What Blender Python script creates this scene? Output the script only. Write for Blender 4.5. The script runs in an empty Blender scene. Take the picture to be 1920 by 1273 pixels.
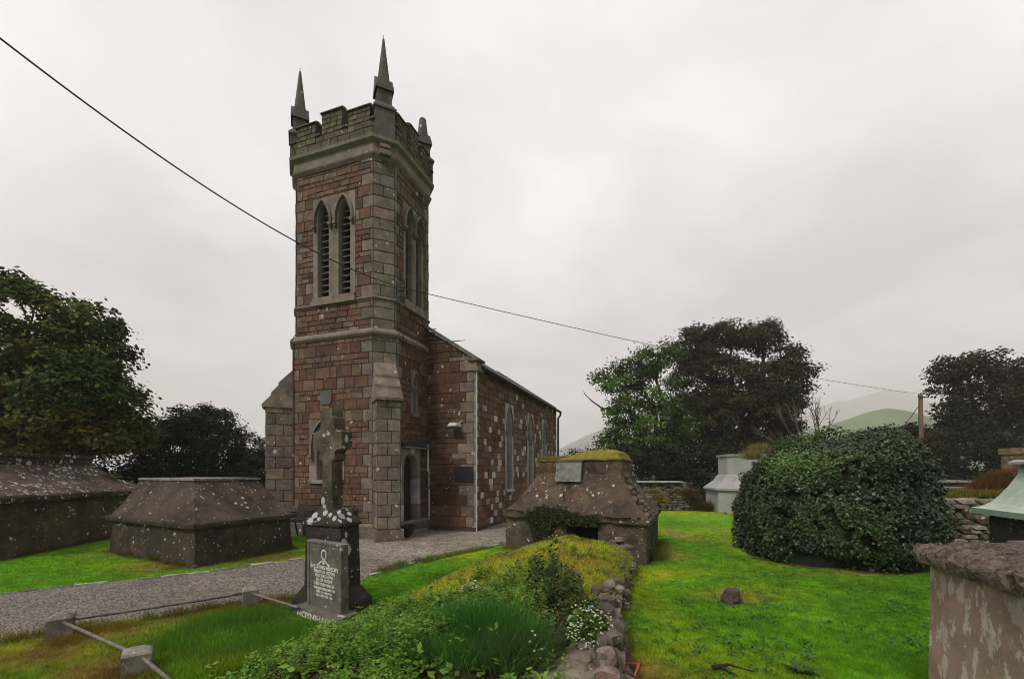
import bpy, math, random
import numpy as np
from mathutils import Vector, noise as mnoise
R = math.radians
sc = bpy.context.scene
col = sc.collection
rnd = random.Random(7)
nrg = np.random.default_rng(11)

# ------------------------------------------------------------------ camera
EYE = 1.7; FPX = 820.0; HY = 885.0; CX = 960.0
cam_d = bpy.data.cameras.new('camera'); cam = bpy.data.objects.new('camera', cam_d); col.objects.link(cam)
cam.location = (0, 0, EYE); cam.rotation_euler = (R(90), 0, 0)
cam_d.sensor_width = 36; cam_d.lens = 36*FPX/1920
cam_d.shift_y = (HY-636.5)/1920
cam_d.clip_start = 0.05; cam_d.clip_end = 9000
sc.camera = cam
sc.render.resolution_x = 1024; sc.render.resolution_y = 678

# ------------------------------------------------------------------ world, sun, exposure
SUN_EL, SUN_AZ = 48, 215      # azimuth clockwise from +Y: behind the camera, to the left
w = bpy.data.worlds.new('World'); sc.world = w; w.use_nodes = True
nt = w.node_tree; nt.nodes.clear()
def wn(t): return nt.nodes.new(t)
out = wn('ShaderNodeOutputWorld'); sky = wn('ShaderNodeTexSky'); sky.sky_type = 'NISHITA'; sky.sun_disc = False
sky.sun_elevation = R(SUN_EL); sky.sun_rotation = R(SUN_AZ); sky.dust_density = 3
bg1 = wn('ShaderNodeBackground'); bg1.inputs[1].default_value = 0.08; nt.links.new(sky.outputs[0], bg1.inputs[0])
bg2 = wn('ShaderNodeBackground'); bg2.inputs[1].default_value = 1.0
tc = wn('ShaderNodeTexCoord'); sep = wn('ShaderNodeSeparateXYZ'); nt.links.new(tc.outputs['Generated'], sep.inputs[0])
def wmath(op, a, b=None):
    m = wn('ShaderNodeMath'); m.operation = op
    for i, v in enumerate((a, b)):
        if v is None: continue
        if isinstance(v, (int, float)): m.inputs[i].default_value = v
        else: nt.links.new(v, m.inputs[i])
    return m.outputs[0]
zz = wmath('MAXIMUM', sep.outputs[2], 0.0); zd = wmath('ADD', zz, 0.22)
cmb = wn('ShaderNodeCombineXYZ')
nt.links.new(wmath('DIVIDE', sep.outputs[0], zd), cmb.inputs[0]); nt.links.new(wmath('DIVIDE', sep.outputs[1], zd), cmb.inputs[1])
n1 = wn('ShaderNodeTexNoise'); n1.inputs['Scale'].default_value = 1.1; n1.inputs['Detail'].default_value = 5; n1.inputs['Roughness'].default_value = .52
n1.inputs['Distortion'].default_value = .3
nt.links.new(cmb.outputs[0], n1.inputs['Vector'])
rmp = wn('ShaderNodeValToRGB'); rmp.color_ramp.elements[0].position = .36; rmp.color_ramp.elements[0].color = (.40, .375, .38, 1)
rmp.color_ramp.elements[1].position = .60; rmp.color_ramp.elements[1].color = (1.0, .955, .96, 1)
nt.links.new(n1.outputs['Fac'], rmp.inputs[0])
r2 = wn('ShaderNodeValToRGB'); r2.color_ramp.elements[0].position = 0.0; r2.color_ramp.elements[0].color = (.62, .58, .575, 1)
r2.color_ramp.elements[1].position = .55; r2.color_ramp.elements[1].color = (.93, .895, .905, 1)
nt.links.new(zz, r2.inputs[0])
mx = wn('ShaderNodeMix'); mx.data_type = 'RGBA'; mx.blend_type = 'MIX'; mx.inputs['Factor'].default_value = .50
nt.links.new(rmp.outputs[0], mx.inputs[6]); nt.links.new(r2.outputs[0], mx.inputs[7])
dk = wmath('MAXIMUM', wmath('ADD', wmath('MULTIPLY', sep.outputs[0], .62), wmath('MULTIPLY', sep.outputs[1], -.78)), 0.0)  # sky dimmed out of view, behind right, added to darken right-facing walls
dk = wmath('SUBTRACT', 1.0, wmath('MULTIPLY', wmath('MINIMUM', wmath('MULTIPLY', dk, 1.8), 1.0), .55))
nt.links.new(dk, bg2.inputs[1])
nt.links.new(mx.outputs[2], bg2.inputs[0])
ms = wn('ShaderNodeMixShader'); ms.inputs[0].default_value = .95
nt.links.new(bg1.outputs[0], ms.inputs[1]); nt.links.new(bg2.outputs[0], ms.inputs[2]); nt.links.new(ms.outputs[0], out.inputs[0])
sl = bpy.data.lights.new('sun', 'SUN'); sl.energy = 1.9; sl.angle = R(12); sl.color = (1, .93, .84)
so = bpy.data.objects.new('sun', sl); col.objects.link(so)
so.rotation_euler = (R(90-SUN_EL), 0, R(180-SUN_AZ)+math.pi*0)
sd = Vector((math.sin(R(SUN_AZ))*math.cos(R(SUN_EL)), math.cos(R(SUN_AZ))*math.cos(R(SUN_EL)), math.sin(R(SUN_EL))))
so.rotation_euler = sd.to_track_quat('Z', 'Y').to_euler()
sc.view_settings.view_transform = 'Standard'; sc.view_settings.look = 'None'; sc.view_settings.gamma = 1
sc.view_settings.exposure = 0.34
try: sc.cycles.volume_bounces = 4; sc.cycles.filter_width = 1.0; sc.cycles.use_denoising = True
except Exception: pass
try: sc.view_settings.use_curve_mapping = False
except Exception: pass

# ------------------------------------------------------------------ placement helpers
def gp(px, py, z=0.0):                      # the point at height z seen at photo pixel (px, py)
    D = (EYE-z)*FPX/(py-HY); return ((px-CX)/FPX*D, D)
def W(px, py, D): return Vector(((px-CX)/FPX*D, D, EYE-(py-HY)/FPX*D))
# ------------------------------------------------------------------ numpy noise
def _h(i, j, k):
    n = (i*374761393 + j*668265263 + k*2147483647 % 4294967296) & 0xffffffff
    n = (n ^ (n >> 13)) * 1274126177 & 0xffffffff
    return ((n ^ (n >> 16)) & 0xffff)/65535.0
def vnoise(x, y, z=None):
    x = np.asarray(x, float); y = np.asarray(y, float); z = np.zeros_like(x) if z is None else np.asarray(z, float)
    i, j, k = [np.floor(v).astype(np.int64) for v in (x, y, z)]
    f, g, h = x-i, y-j, z-k; f = f*f*(3-2*f); g = g*g*(3-2*g); h = h*h*(3-2*h); r = 0
    for a in (0, 1):
        for b in (0, 1):
            for c in (0, 1):
                r = r + _h(i+a, j+b, k+c)*(f if a else 1-f)*(g if b else 1-g)*(h if c else 1-h)
    return r
def fbm(x, y, z=None, o=4):
    s = 0; a = .5; x = np.asarray(x, float); y = np.asarray(y, float); z = np.zeros_like(x) if z is None else np.asarray(z, float)
    for q in range(o):
        s = s + a*vnoise(x*2**q+17*q, y*2**q+5*q, z*2**q+3*q); a *= .5
    return s/(1-.5**o)
# ------------------------------------------------------------------ mesh helpers
def setcol(me, cols):                       # cols: one rgb per face, written on its corners
    n = len(me.loops); lt = np.zeros(len(me.polygons), np.int32); me.polygons.foreach_get('loop_total', lt)
    c = np.ones((n, 4), np.float32); c[:, :3] = np.repeat(np.asarray(cols, np.float32), lt, axis=0)
    at = me.color_attributes.new('col', 'FLOAT_COLOR', 'CORNER'); at.data.foreach_set('color', c.ravel())
def link(name, me, mat, parent=None, smooth=False):
    o = bpy.data.objects.new(name, me); col.objects.link(o)
    if mat: me.materials.append(mat)
    if smooth: me.polygons.foreach_set('use_smooth', [True]*len(me.polygons))
    if parent: o.parent = parent; o.matrix_parent_inverse = parent.matrix_world.inverted() if False else o.matrix_parent_inverse; o.location = -PW(parent)
    return o
def PW(p):
    v = Vector((0, 0, 0))
    while p is not None: v = v + p.location; p = p.parent
    return v
class MB:
    def __init__(s): s.v = []; s.f = []; s.c = []
    def add(s, vs, fs, c=(.5, .5, .5)):
        b = len(s.v); s.v += [tuple(v) for v in vs]; s.f += [tuple(b+i for i in f) for f in fs]; s.c += [c]*len(fs); return s
    def hexa(s, p, c=(.5, .5, .5)):         # 8 points: bottom ring 0-3, top ring 4-7
        return s.add(p, [(3, 2, 1, 0), (4, 5, 6, 7), (0, 1, 5, 4), (1, 2, 6, 5), (2, 3, 7, 6), (3, 0, 4, 7)], c)
    def box(s, x0, x1, y0, y1, z0, z1, c=(.5, .5, .5)):
        return s.hexa([(x0, y0, z0), (x1, y0, z0), (x1, y1, z0), (x0, y1, z0), (x0, y0, z1), (x1, y0, z1), (x1, y1, z1), (x0, y1, z1)], c)
    def fbox(s, F, u0, u1, z0, z1, d0, d1, c=(.5, .5, .5)):
        return s.hexa([F(u0, z0, d0), F(u1, z0, d0), F(u1, z0, d1), F(u0, z0, d1), F(u0, z1, d0), F(u1, z1, d0), F(u1, z1, d1), F(u0, z1, d1)], c)
    def prism(s, poly, z0, z1, c=(.5, .5, .5), poly2=None):
        n = len(poly); q = poly2 or poly
        vs = [(x, y, z0) for x, y in poly]+[(x, y, z1) for x, y in q]
        return s.add(vs, [tuple(range(n-1, -1, -1)), tuple(range(n, 2*n))]+[(i, (i+1) % n, n+(i+1) % n, n+i) for i in range(n)], c)
    def tube(s, pts, rad, n=8, c=(.5, .5, .5), cap=True):
        pts = [Vector(p) for p in pts]; rs = rad if hasattr(rad, '__len__') else [rad]*len(pts); b = len(s.v); prev = None
        for i, p in enumerate(pts):
            t = (pts[min(i+1, len(pts)-1)]-pts[max(i-1, 0)]).normalized()
            if prev is None:
                a = t.cross(Vector((0, 0, 1)));  a = a if a.length > .01 else t.cross(Vector((1, 0, 0)))
            else: a = prev-t*prev.dot(t)
            a.normalize(); prev = a; bb = t.cross(a)
            for k in range(n):
                g = 2*math.pi*k/n; s.v.append(tuple(p+(a*math.cos(g)+bb*math.sin(g))*rs[i]))
        for i in range(len(pts)-1):
            for k in range(n):
                k2 = (k+1) % n; s.f.append((b+i*n+k, b+i*n+k2, b+(i+1)*n+k2, b+(i+1)*n+k)); s.c.append(c)
        if cap:
            s.f.append(tuple(b+k for k in range(n-1, -1, -1))); s.f.append(tuple(b+(len(pts)-1)*n+k for k in range(n))); s.c += [c, c]
        return s
    def build(s, name, mat, parent=None, smooth=False):
        me = bpy.data.meshes.new(name); me.from_pydata(s.v, [], s.f); me.update(); setcol(me, s.c)
        return link(name, me, mat, parent, smooth)
def npmesh(name, V, F, mat, cols, parent=None, smooth=False):
    V = np.asarray(V, np.float32); F = np.asarray(F, np.int32); me = bpy.data.meshes.new(name)
    me.vertices.add(len(V)); me.vertices.foreach_set('co', V.ravel()); k = F.shape[1]
    me.loops.add(F.size); me.loops.foreach_set('vertex_index', F.ravel()); me.polygons.add(len(F))
    me.polygons.foreach_set('loop_start', np.arange(0, F.size, k, dtype=np.int32))
    me.update(calc_edges=True); setcol(me, cols)
    return link(name, me, mat, parent, smooth)
class Fr:                                   # wall frame: F(u, z, d) with d outwards
    def __init__(s, O, U, N): s.O = Vector((O[0], O[1])); s.U = Vector((U[0], U[1])); s.N = Vector((N[0], N[1]))
    def __call__(s, u, z, d=0.0):
        p = s.O+s.U*u+s.N*d; return (p.x, p.y, z)
def tag(o, label=None, cat=None, group=None, kind=None):
    for k, v in (('label', label), ('category', cat), ('group', group), ('kind', kind)):
        if v: o[k] = v
    return o
def thing(name, loc, label, cat, group=None, kind=None):
    o = bpy.data.objects.new(name, None); col.objects.link(o); o.location = loc; o.empty_display_size = .3
    return tag(o, label, cat, group, kind)

# ------------------------------------------------------------------ materials
def surf(name, color=None, rough=.9, var=.3, vscale=5, bump=.4, bscale=30, lichen=0, lscale=9, lcol=(.55, .54, .49), stain=0, stcol=(.02, .02, .015),
         stscale=2, spec=.3, moss=0, mcol=(.07, .075, .03), metal=0, lrad=.42, trans=0, zs=1.0, streak=0, ssharp=(.48, .62), bdist=.02):
    m = bpy.data.materials.new(name); m.use_nodes = True; t = m.node_tree; t.nodes.clear(); L = t.links
    def nd(ty, **kw):
        n = t.nodes.new(ty)
        for k, v in kw.items():
            if hasattr(v, 'is_linked') or isinstance(v, bpy.types.NodeSocket): L.new(v, n.inputs[k])
            else: n.inputs[k].default_value = v
        return n
    def mth(op, a, b=0.0, cl=False):
        n = t.nodes.new('ShaderNodeMath'); n.operation = op; n.use_clamp = cl
        for i, v in enumerate((a, b)):
            if isinstance(v, bpy.types.NodeSocket): L.new(v, n.inputs[i])
            else: n.inputs[i].default_value = v
        return n.outputs[0]
    def mixc(f, a, b, mode='MIX'):
        n = t.nodes.new('ShaderNodeMix'); n.data_type = 'RGBA'; n.blend_type = mode
        for i, v in ((0, f), (6, a), (7, b)):
            if isinstance(v, bpy.types.NodeSocket): L.new(v, n.inputs[i])
            else: n.inputs[i].default_value = v if i == 0 else (*v, 1)
        return n.outputs[2]
    def rng(v, a, b, c, d):
        n = t.nodes.new('ShaderNodeMapRange'); n.inputs[1].default_value = a; n.inputs[2].default_value = b; n.inputs[3].default_value = c; n.inputs[4].default_value = d
        L.new(v, n.inputs[0]); return n.outputs[0]
    tcn = t.nodes.new('ShaderNodeTexCoord'); mp = t.nodes.new('ShaderNodeMapping'); mp.inputs['Scale'].default_value = (1, 1, zs); L.new(tcn.outputs['Object'], mp.inputs[0])
    vec = mp.outputs[0]
    if color is None:
        a = t.nodes.new('ShaderNodeAttribute'); a.attribute_name = 'col'; base = a.outputs['Color']
    else:
        a = t.nodes.new('ShaderNodeRGB'); a.outputs[0].default_value = (*color, 1); base = a.outputs[0]
    nz = nd('ShaderNodeTexNoise', Vector=vec, Scale=vscale, Detail=7, Roughness=.62)
    g = rng(nz.outputs['Fac'], .3, .7, 1-var, 1+var)
    cg = t.nodes.new('ShaderNodeCombineColor'); [L.new(g, cg.inputs[i]) for i in range(3)]
    base = mixc(1.0, base, cg.outputs[0], 'MULTIPLY')
    fn = nd('ShaderNodeTexNoise', Vector=vec, Scale=bscale, Detail=6, Roughness=.7)
    if var > 0:
        g2 = rng(fn.outputs['Fac'], .3, .7, 1-var*.7, 1+var*.7); cg2 = t.nodes.new('ShaderNodeCombineColor'); [L.new(g2, cg2.inputs[i]) for i in range(3)]
        base = mixc(1.0, base, cg2.outputs[0], 'MULTIPLY')
    if stain > 0:
        v2 = t.nodes.new('ShaderNodeMapping'); v2.inputs['Scale'].default_value = (1, 1, streak if streak else 1); L.new(tcn.outputs['Object'], v2.inputs[0])
        s = nd('ShaderNodeTexNoise', Vector=v2.outputs[0], Scale=stscale, Detail=8, Roughness=.65)
        base = mixc(mth('MULTIPLY', rng(s.outputs['Fac'], *ssharp, 0, 1), stain), base, stcol)
    if moss > 0:
        s = nd('ShaderNodeTexNoise', Vector=vec, Scale=3.3, Detail=9, Roughness=.7)
        base = mixc(mth('MULTIPLY', rng(s.outputs['Fac'], .5, .6, 0, 1), moss), base, mcol)
    if lichen > 0:
        dv = nd('ShaderNodeTexNoise', Vector=vec, Scale=lscale*2.2, Detail=3)
        av = t.nodes.new('ShaderNodeVectorMath'); av.operation = 'MULTIPLY_ADD'; L.new(dv.outputs['Color'], av.inputs[0]); av.inputs[1].default_value = (.09, .09, .09); L.new(vec, av.inputs[2])
        for sc_, k in ((1.0, 1.0), (2.3, .75)):
            vo = nd('ShaderNodeTexVoronoi', Vector=av.outputs[0], Scale=lscale*sc_)
            sp = t.nodes.new('ShaderNodeSeparateColor'); L.new(vo.outputs['Color'], sp.inputs[0])
            rad = mth('MULTIPLY', mth('SUBTRACT', sp.outputs[0], 1-lichen*k), lrad/(lichen*k))
            msk = nd('ShaderNodeTexNoise', Vector=vec, Scale=1.6*sc_, Detail=3)
            rad = mth('MULTIPLY', rad, rng(msk.outputs['Fac'], .38, .55, .15, 1))
            lm = mth('MULTIPLY', mth('SUBTRACT', rad, vo.outputs['Distance']), 22, True)
            lm = mth('MULTIPLY', lm, .88)
            base = mixc(lm, base, lcol)
    bs = t.nodes.new('ShaderNodeBsdfPrincipled'); L.new(base, bs.inputs['Base Color']); bs.inputs['Roughness'].default_value = rough
    bs.inputs['Specular IOR Level'].default_value = spec; bs.inputs['Metallic'].default_value = metal
    if bump > 0:
        bp = nd('ShaderNodeBump', Strength=bump, Distance=bdist); sm = mth('ADD', fn.outputs['Fac'], nz.outputs['Fac']); L.new(sm, bp.inputs['Height']); L.new(bp.outputs[0], bs.inputs['Normal'])
    o = t.nodes.new('ShaderNodeOutputMaterial')
    if trans > 0:
        tr = t.nodes.new('ShaderNodeBsdfTranslucent'); L.new(base, tr.inputs[0]); mm = t.nodes.new('ShaderNodeMixShader'); mm.inputs[0].default_value = trans
        L.new(bs.outputs[0], mm.inputs[1]); L.new(tr.outputs[0], mm.inputs[2]); L.new(mm.outputs[0], o.inputs[0])
    else: L.new(bs.outputs[0], o.inputs[0])
    return m
M = {}
M['ashlar'] = surf('ashlar_stone', None, .92, .34, 5, .8, 32, bdist=.03, lichen=.13, lscale=7.5, stain=.35, stcol=(.035, .03, .026), stscale=1.3, spec=.25)
M['trim'] = surf('dressed_limestone', None, .9, .22, 5, .4, 40, lichen=.03, lscale=7, stain=.3, stcol=(.05, .047, .04), stscale=2)
M['parapet'] = surf('mossy_stone', None, .95, .3, 6, .6, 30, lichen=.07, lscale=7, moss=.7, mcol=(.075, .07, .035), stain=.3)
M['slate'] = surf('roof_slate', (.05, .05, .055), .7, .3, 6, .4, 20, moss=.25)
M['render'] = surf('weathered_render', None, .95, .42, 4.5, 1.0, 30, bdist=.05, lichen=.42, lscale=10, lrad=.40, lcol=(.66, .64, .60), stain=.75, stcol=(.030, .024, .021), stscale=1.5, moss=.3, mcol=(.06, .05, .028))
M['render2'] = surf('lichened_render', None, .95, .45, 4, 1.0, 28, bdist=.05, lichen=.95, lscale=8.5, lcol=(.66, .64, .60), lrad=.50, stain=.7, stcol=(.030, .024, .021), stscale=1.5, moss=.25, mcol=(.055, .05, .028))
M['concrete'] = surf('aged_concrete', None, .9, .3, 9, .6, 60, lichen=.14, lscale=16, stain=.55, stcol=(.05, .047, .04), stscale=6)
M['paintflake'] = surf('flaking_painted_render', (.36, .255, .20), .93, .14, 5, .8, 70, stain=.95, stcol=(.56, .50, .44), stscale=12, streak=.55, moss=.35, mcol=(.17, .115, .08), spec=.15, ssharp=(.535, .55))
M['rough'] = surf('eroded_mortar', None, .97, .55, 18, 2.0, 60, stain=.6, stcol=(.07, .052, .04), stscale=22, ssharp=(.52, .56))
M['whitewash'] = surf('whitewash', (.33, .335, .335), .8, .1, 4, .3, 25, stain=.4, stcol=(.22, .22, .2), stscale=3, streak=.35)
M['green'] = surf('pale_green_paint', None, .75, .08, 6, .25, 40, stain=.22, stcol=(.12, .16, .12), stscale=7, streak=.35)
M['black'] = surf('black_paint', (.012, .012, .013), .45, .2, 10, .1, 60, spec=.5)
M['iron'] = surf('galvanised_iron', (.17, .15, .14), .55, .35, 14, .2, 60, metal=.3, stain=.5, stcol=(.09, .06, .04), stscale=10)
M['whitep'] = surf('white_paint', (.55, .56, .56), .5, .1, 6, .1, 40)
M['wood'] = surf('weathered_pole_wood', (.13, .085, .055), .9, .3, 6, .5, 30, zs=.1)
M['door'] = surf('dark_red_door', (.035, .014, .012), .6, .25, 8, .2, 30, zs=.15)
M['glass'] = surf('leaded_glass', (.02, .028, .032), .25, .4, 30, .35, 45, spec=.6)
M['louvre'] = surf('weathered_louvre', (.10, .085, .085), .8, .25, 8, .2, 40)
M['dark'] = surf('dark_void', (.008, .008, .008), 1, .1, 4, 0)
M['cable'] = surf('cable', (.02, .02, .022), .6, 0, 4, 0)
M['terra'] = surf('terracotta', (.33, .10, .045), .8, .2, 10, .3, 50)
M['soil'] = surf('soil', (.045, .03, .018), 1, .5, 14, 1.2, 40)
M['bark'] = surf('bark', (.035, .028, .022), .95, .35, 6, .8, 26, zs=.3)
M['leaf'] = surf('leaf', None, .65, .0, 3, 0, trans=.15, spec=.12)
M['weedleaf'] = surf('weed_leaf', None, .6, .0, 3, 0, trans=.25, spec=.2)
M['ivy'] = surf('ivy_leaf', None, .42, .0, 3, 0, trans=.06, spec=.42)
M['blade'] = surf('grass_blade', None, .7, .0, 3, 0, trans=.3, spec=.15)
M['petal'] = surf('petal', None, .6, .0, 3, 0, trans=.2)
M['ground'] = surf('turf', None, .95, .3, 9, 1.0, 55, spec=.1)
M['gravel'] = surf('gravel', None, .95, .25, 4, 0, 30, spec=.15)
M['rock'] = surf('field_stone', None, .93, .35, 6, .8, 30, lichen=.10, lscale=12, stain=.4, stcol=(.05, .042, .035), stscale=5)
M['hill'] = surf('hill_grass', None, 1, .25, .012, 0, .08)
def gravel_mat():
    m = M['gravel']; t = m.node_tree; L = t.links
    bs = [n for n in t.nodes if n.type == 'BSDF_PRINCIPLED'][0]; src = bs.inputs['Base Color'].links[0].from_socket
    tcn = t.nodes.new('ShaderNodeTexCoord'); vo = t.nodes.new('ShaderNodeTexVoronoi'); vo.inputs['Scale'].default_value = 32; L.new(tcn.outputs['Object'], vo.inputs['Vector'])
    sp = t.nodes.new('ShaderNodeSeparateColor'); L.new(vo.outputs['Color'], sp.inputs[0])
    mr = t.nodes.new('ShaderNodeMapRange'); mr.inputs[3].default_value = .45; mr.inputs[4].default_value = 1.75; L.new(sp.outputs[0], mr.inputs[0])
    cg = t.nodes.new('ShaderNodeCombineColor'); [L.new(mr.outputs[0], cg.inputs[i]) for i in range(3)]
    mx = t.nodes.new('ShaderNodeMix'); mx.data_type = 'RGBA'; mx.blend_type = 'MULTIPLY'; mx.inputs[0].default_value = 1
    L.new(src, mx.inputs[6]); L.new(cg.outputs[0], mx.inputs[7]); L.new(mx.outputs[2], bs.inputs['Base Color'])
    bp = t.nodes.new('ShaderNodeBump'); bp.inputs['Strength'].default_value = .9; bp.inputs['Distance'].default_value = .012; bp.invert = True
    L.new(vo.outputs['Distance'], bp.inputs['Height']); L.new(bp.outputs[0], bs.inputs['Normal'])
gravel_mat()

# ------------------------------------------------------------------ ground, gravel, hills
def inpoly(x, y, P):
    x = np.asarray(x); y = np.asarray(y); r = np.zeros(x.shape, bool); n = len(P)
    for i in range(n):
        x1, y1 = P[i]; x2, y2 = P[(i+1) % n]
        if y1 == y2: continue
        c = ((y1 > y) != (y2 > y)) & (x < (x2-x1)*(y-y1)/(y2-y1)+x1); r ^= c
    return r
def ploydist(x, y, P, closed=True):
    d = np.full(np.shape(x), 1e9); n = len(P)
    for i in range(n if closed else n-1):
        ax, ay = P[i]; bx, by = P[(i+1) % n]; L2 = (bx-ax)**2+(by-ay)**2+1e-9
        t = np.clip(((x-ax)*(bx-ax)+(y-ay)*(by-ay))/L2, 0, 1)
        d = np.minimum(d, np.hypot(x-ax-t*(bx-ax), y-ay-t*(by-ay)))
    return d
far_kerb = [gp(-260, 1150), gp(0, 1115), gp(100, 1103), gp(300, 1083), gp(420, 1068), gp(575, 1047), gp(592, 1032)]
near_edge = [gp(-260, 1330), gp(0, 1209), gp(95, 1188), gp(167, 1172), gp(285, 1161), gp(370, 1150), gp(459, 1133), gp(530, 1126), gp(600, 1128), gp(660, 1105)]
right_kerb = [gp(681, 1083), gp(750, 1063), gp(830, 1045), gp(900, 1030), gp(950, 1018), gp(1000, 1003), gp(1040, 985)]
church_edge = [(1.4, 12.2), (5.6, 24), (4.0, 25), (-1.0, 12.4), (-2.4, 13.5), (-2.6, 11.3), (-3.2, 10.9), (-6.9, 12.6)]
PATH = near_edge+right_kerb+[(2.6, 14.5), (6.2, 24.5), (3.8, 24.5), (-1.2, 12.9), (-2.4, 13.5), (-3.4, 11.8), (-4.6, 11.5)]+[gp(612, 1012)]+far_kerb[::-1]
MR = [(2.15, 8.3), (2.12, 7.6), (1.55, 6.0), (1.17, 5.0), (.97, 4.0), (.78, 3.2), (.62, 2.4)]       # right stone edge of the mound, far to near
ML = [(.3, 8.9), (-.35, 8.3), (-.87, 7.5), (-1.25, 6.6), (-1.50, 5.6), (-1.68, 4.8), (-2.1, 4.1), (-2.45, 3.3), (-2.2, 2.4)]
MOUND = MR+ML[::-1]
plot_poly = [(-4.6, 4.5), (-3.33, 5.58), (-2.2, 5.05), (-1.6, 4.3), (-2.2, 3), (-3.17, 3.67)]
G_GREEN = np.array([.104, .250, .010]); G_DARK = np.array([.052, .155, .010]); G_YEL = np.array([.30, .32, .016]); G_DRY = np.array([.27, .185, .050]); G_EARTH = np.array([.07, .045, .025])
def blobs(x, y, L):                         # soft patches: (x, y, rx, ry, strength)
    s = np.zeros(np.shape(x))
    for (a, b, rx, ry, k) in L: s = np.maximum(s, k*np.exp(-(((x-a)/rx)**2+((y-b)/ry)**2)))
    return s
def P2(px, py, rx, ry, k): a = gp(px, py); return (a[0], a[1], rx, ry, k)
DRY = [P2(250, 1030, .5, .7, 1), P2(300, 1062, .45, .5, .9), P2(500, 1047, 1.0, .5, .8), P2(60, 1235, .5, .3, .75), P2(190, 1250, .35, .45, 1), P2(140, 1200, .4, .35, .9),
       P2(420, 1135, .9, .25, .8), P2(330, 1165, .5, .25, .7), P2(220, 1185, .4, .3, .9), P2(360, 1112, .35, .22, .8), P2(1265, 1000, .35, 1.1, .9), P2(1255, 1040, .3, .6, .7), P2(1370, 1118, .42, .25, .9),
       P2(1190, 1255, .35, .3, .9), P2(1230, 1290, .4, .3, .8), P2(1375, 1000, .25, 2.2, .5), P2(1165, 1180, .12, .5, .6), P2(20, 1190, 1.0, .22, .7), P2(1590, 1078, 1.2, .12, .6)]
YEL = [P2(40, 1230, 1.2, .45, .9), P2(150, 1215, .7, .5, .8), P2(880, 1040, .6, .7, .7), P2(1220, 1130, .25, 1.5, .5), P2(1400, 1110, .9, .5, .4), P2(1260, 1220, .5, .5, .6), P2(300, 1060, 1.2, .4, .5),
       P2(1380, 1020, .5, 2.5, .5), P2(430, 1240, .4, .25, .8), P2(1480, 1060, 1, .25, .5), P2(1250, 1075, .8, .35, .6)]
FEET = [[(-9.75, 8.15), (-10.65, 12.7)], [(-8.55, 9.29), (-5.62, 7.74), (-4.90, 9.75)], [(-.14, 9.8), (2.47, 8.01), (3.50, 10.5)], [(4.7, 8.6), (5.2, 7.8), (6.2, 7.3), (7.6, 7.5), (8.3, 8.6)], [(-2.70, 5.46), (-2.01, 5.16), (-1.83, 5.57)]]
def turfcol(x, y):
    n = fbm(x*1.7, y*1.7, o=4); m = fbm(x*.55+40, y*.55, o=3)
    c = G_GREEN*(1-n[..., None])+G_GREEN*n[..., None]*1.25
    d = np.clip((m-.5)*3.2, 0, 1)[..., None]*.75; c = c*(1-d)+G_DARK*d
    yv = np.clip(blobs(x, y, YEL)*(.5+n)+np.clip(.44-m, 0, 1)*2.4, 0, 1)[..., None]*.85; c = c*(1-yv)+G_YEL*yv
    dv = np.clip(blobs(x, y, DRY)*(.45+1.1*n), 0, 1)[..., None]; c = c*(1-dv)+G_DRY*dv
    fd = np.full(np.shape(x), 9.0)
    for Q in FEET: fd = np.minimum(fd, ploydist(x, y, Q, False))
    ev = np.clip(np.exp(-(fd/.13)**2)*(.2+1.4*n), 0, .9)[..., None]; c = c*(1-ev)+G_EARTH*ev
    k = fbm(x*14, y*14, o=2)[..., None]; q = fbm(x*5+11, y*5, o=3)[..., None]; return c*(.55+.9*k)*(.72+.56*q)
def axis(a, b, step, far):
    v = list(np.arange(a, b+1e-6, step)); s = step; x = b
    while x < far: s *= 1.35; x += s; v.append(x)
    s = step; x = a; lo = []
    while x > -far and x > (-150 if a == 1.2 else -1e9): s *= 1.35; x -= s; lo.append(x)
    return np.array(lo[::-1]+v)
gx = axis(-12, 10, .09, 2500); gy = axis(1.2, 21, .09, 2500)
X, Y = np.meshgrid(gx, gy); near = (np.abs(X) < 14) & (Y > 0) & (Y < 24)
Z = np.where(near, (fbm(X*.8, Y*.8, o=3)-.5)*.05+(fbm(X*4, Y*4, o=2)-.5)*.02, 0)
dp = ploydist(X, Y, PATH); ip = inpoly(X, Y, PATH)
Z = np.where(ip, -.014*np.clip(dp/.1, 0, 1), Z*np.clip(dp/.4, 0, 1)+.006*np.clip(dp/.2, 0, 1))
Z = np.where((np.abs(X+2) < 5) & (Y > 11.0) & (Y < 24) & (X < 5), np.minimum(Z, 0), Z)
C = turfcol(X, Y); C[~near] = C[~near]*0+np.array([.05, .09, .025])
nx, ny = len(gx), len(gy); ii = np.arange((ny-1)*(nx-1)); a = (ii//(nx-1))*nx+ii % (nx-1)
F = np.stack([a, a+1, a+nx+1, a+nx], 1)
g = npmesh('ground', np.stack([X.ravel(), Y.ravel(), Z.ravel()], 1), F, M['ground'], C[:-1, :-1].reshape(-1, 3), smooth=True); g['kind'] = 'structure'
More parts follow.
